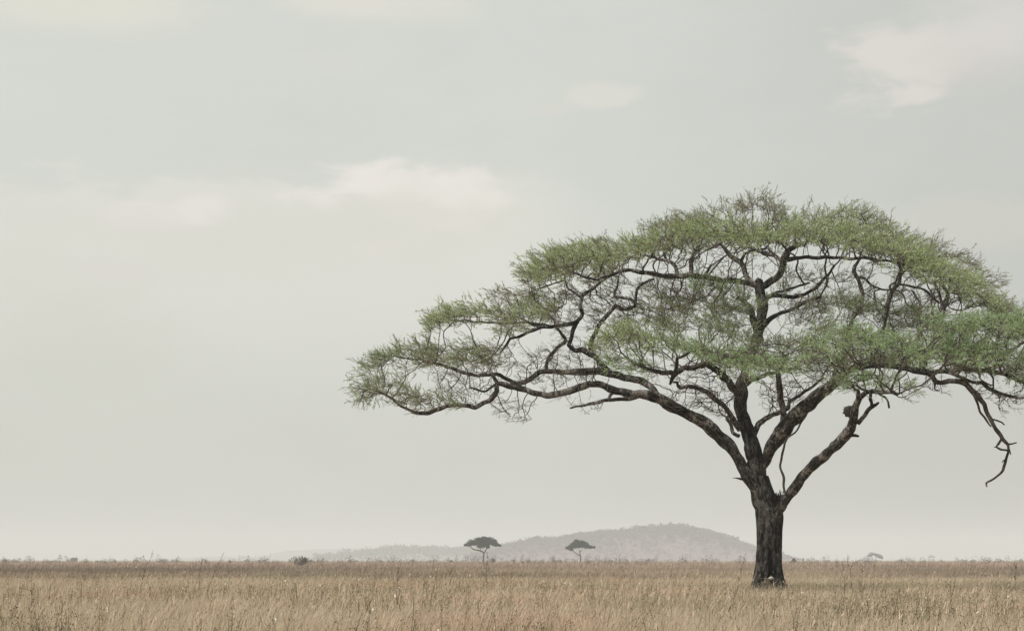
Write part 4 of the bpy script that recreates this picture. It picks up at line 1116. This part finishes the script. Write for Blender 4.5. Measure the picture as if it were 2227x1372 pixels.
# ------------------------------------------------------------------ bushes on the plain
def bush(px, dist, wpx, hpx, label, col, spikes=0):
    c = W(px, HY, 0, dist)
    root = empty('bush', (c[0], dist, 0)); tag(root, label, 'bush', 'bushes on the plain')
    hw = wpx / 2 / F * dist; hh = H + hpx / F * dist
    tb = Tubes(); tips = []
    for i in range(14 + spikes):
        a = rng.uniform(0, 6.28); r = rng.uniform(.2, 1) * hw * .9; h = hh * rng.uniform(.55, .95) * (1 if i < 14 else 1.2)
        p = np.array([[c[0], dist, 0], [c[0] + math.cos(a) * r * .5, dist + math.sin(a) * r * .5, h * .5], [c[0] + math.cos(a) * r, dist + math.sin(a) * r, h]])
        S = catmull(p, .3); tb.add(S, np.linspace(.05, .018, len(S)) * dist / 400, 4); tips.append(p[2])
    tb.build('stems', M_TWIG, root)
    parts = []
    for tp in tips[:14]:
        parts.append(cluster_leaves(np.array([tp[0], tp[1], tp[2] * .86]), np.array([hw * .38, hw * .38, hh * .26]), 60, .16 * dist / 400, col))
    parts.append(cluster_leaves(np.array([c[0], dist, hh * .42]), np.array([hw * .8, hw * .8, hh * .42]), 300, .18 * dist / 400, col))
    v, q, t, cc = merge(parts); mesh_obj('foliage', v, q, t, M_FAR, color=cc, parent=root)
bush(654, 420, 38, 8, 'dark brown bare bush rising above the horizon left of the wooded ridge', (0.075, 0.058, 0.050), 6)
bush(161, 1700, 18, 5, 'small grey green bush on the horizon at the far left', (0.07, 0.085, 0.065))
bush(1727, 900, 10, 3, 'tiny low bush on the horizon just right of the big trunk', (0.08, 0.06, 0.05))
bush(1073, 900, 6, 3, 'tiny dark bush right of the dark umbrella tree trunk', (0.07, 0.06, 0.05))

# low scrub that frays the horizon line
def build_scrub():
    parts = []
    for i in range(460):
        dist = rng.uniform(330, 1300); px = rng.uniform(-150, 2400)
        p = field(px, 0, 90, 5, 5)
        if rng.random() > p + .25: continue
        h = 1.3 + min(rng.exponential(1.0), 2.6) * 0.0011 * dist; w = rng.uniform(.4, 1.6) * (dist / 600) ** .7
        C = W(px, HY, 0, dist); C[2] = h * .5
        col = np.array((0.10, 0.080, 0.068)) * rng.uniform(.8, 1.5)
        parts.append(cluster_leaves(C, np.array([w, w, h * .5]), 60, .15 * (dist / 400), col))
    v, q, t, c = merge(parts)
    # stiff upright stems between them
    n = 9000; x, y = wedge(n, 160, 1000, power=1.2)
    h = rng.uniform(.9, 1.45, n) + (rng.random(n) < .16) * rng.exponential(.4, n) * (y / 400); cc = np.array([[0.23, 0.17, 0.13]]) * rng.uniform(.6, 1.3, (n, 1))
    parts = [(v, q, t, c), blades('s', x, y, h, .05 * y / 500, rng.normal(.1, .15, n), rng.normal(0, .1, n), cc, None)]
    v, q, t, c = merge(parts)
    o = mesh_obj('scrub', v, q, t, M_FAR, color=c)
    tag(o, 'low brown scrub and stems fraying the far edge of the plain', 'scrub', kind='stuff')
build_scrub()

# ------------------------------------------------------------------ hills and woods
def hill(name, prof, dist, depth, soil, seedv, wood=None):
    prof = np.array(prof, float)
    px = np.linspace(prof[0, 0], prof[-1, 0], 150)
    py = np.interp(px, prof[:, 0], prof[:, 1])
    hx = (px - CX) / F * dist; hz = np.maximum(0, (HY - py) / F * dist + H)
    hz[0] = hz[-1] = -3
    ny = 34; ys = np.linspace(-1, 1, ny)
    V = []
    for j, t in enumerate(ys):
        f = math.cos(t * math.pi / 2) ** 1.3 if abs(t) < 1 else 0
        for i in range(len(px)):
            nz = mnoise.noise(Vector((hx[i] / 60 + seedv, t * 3, 0))) * 2.2 * f
            V.append((hx[i] * (1 + 0.0 * t), dist + t * depth, hz[i] * f + nz * min(1, max(hz[i], 0) / 12) * (abs(t) > .06) - 1.0 * (1 - f)))
    m_, g = new_mat(name + '_soil')
    out = g.node('ShaderNodeOutputMaterial'); b = g.node('ShaderNodeBsdfPrincipled'); g.l.new(b.outputs[0], out.inputs[0])
    tc = g.node('ShaderNodeTexCoord'); n1 = g.noise(tc.outputs['Object'], .05, 5, .6)
    g.l.new(g.mix(n1, soil, tuple(c * .72 for c in soil[:3]) + (1,)), b.inputs['Base Color']); b.inputs['Roughness'].default_value = 1
    nx = len(px); idx = np.arange(nx * ny).reshape(ny, nx)
    q = np.stack([idx[:-1, :-1], idx[:-1, 1:], idx[1:, 1:], idx[1:, :-1]], -1).reshape(-1, 4)
    V = np.array(V)
    o = mesh_obj(name, V, q, None, m_, smooth=True); tag(o, kind='structure')
    if wood:
        n, size, c0, c1, label = wood
        parts = []
        for _ in range(n):
            t = -abs(rng.normal(0, .42)) if rng.random() < .85 else rng.uniform(0, .5)
            if t < -0.95: continue
            i = rng.uniform(0, nx - 1); ii = int(i)
            f = math.cos(t * math.pi / 2) ** 1.3
            z = hz[ii] * f
            if z < 0.5: z = 0.3
            crest = f > .90
            s = size * rng.uniform(.6, 1.35) * (1.15 if crest else .8) * (1.3 if crest and rng.random() < .15 else 1)
            x = np.interp(i, np.arange(nx), hx)
            mix = np.clip((z / max(hz.max(), 1) - .35) * 1.6 + rng.normal(0, .25), 0, 1)
            c = np.array(c0) * mix + np.array(c1) * (1 - mix)
            umb = rng.random() < .5
            C = np.array((x, dist + t * depth, z + s * (.85 if umb else .5)))
            parts.append(cluster_leaves(C, np.array((s * .8, s * .8, s * (.3 if umb else .5))), 22, s * .42, c * rng.uniform(.9, 1.12)))
        v, q, t_, c = merge(parts)
        w = mesh_obj('woodland', v, q, t_, M_FAR, color=c); tag(w, label, 'woodland', kind='stuff')

hill('hill', [(1020,1217),(1060,1211),(1085,1203),(1105,1194),(1135,1186),(1160,1182),(1200,1180),(1240,1175),(1262,1170),(1300,1167),(1350,1164),(1395,1157),(1430,1155),(1470,1154),(1520,1160),(1560,1171),(1600,1186),(1640,1202),(1668,1211),(1690,1217)],
     3600, 330, (0.160, 0.108, 0.128, 1), 1.3, (3000, 6.2, (0.052, 0.056, 0.044), (0.140, 0.095, 0.115), 'hazy grey green woodland covering the rounded hill behind the trees'))
hill('ridge', [(690,1219),(730,1214),(760,1211),(800,1207),(850,1201),(900,1199),(960,1203),(1000,1201),(1040,1199),(1090,1197),(1160,1204),(1250,1219)],
     4600, 360, (0.19, 0.17, 0.15, 1), 5.1, (1300, 8.0, (0.085, 0.10, 0.075), (0.12, 0.11, 0.09), 'faint low woodland on the long ridge left of the rounded hill'))
hill('distant_hills', [(250,1219),(380,1213),(470,1209),(560,1210),(620,1198),(680,1194),(780,1192),(860,1193),(950,1202),(1100,1219)],
     7000, 500, (0.16, 0.16, 0.15, 1), 9.4)

# ------------------------------------------------------------------ the hazy air
def build_haze():
    x0, x1, y0, y1, z0, z1 = -3200, 3200, -60, 7900, -2.6, 82
    V = np.array([(x, y, z) for x in (x0, x1) for y in (y0, y1) for z in (z0, z1)], float)
    q = [(0, 1, 3, 2), (4, 6, 7, 5), (0, 4, 5, 1), (2, 3, 7, 6), (0, 2, 6, 4), (1, 5, 7, 3)]
    m, g = new_mat('haze_air')
    out = g.node('ShaderNodeOutputMaterial'); pv = g.node('ShaderNodeVolumePrincipled')
    pv.inputs['Color'].default_value = (0.815, 0.848, 0.87, 1)
    pv.inputs['Density'].default_value = 0.00026
    pv.inputs['Anisotropy'].default_value = 0.0
    g.l.new(pv.outputs[0], out.inputs['Volume'])
    o = mesh_obj('haze', V, q, None, m)
    tag(o, kind='stuff')
build_haze()
scene.cycles.volume_bounces = 2
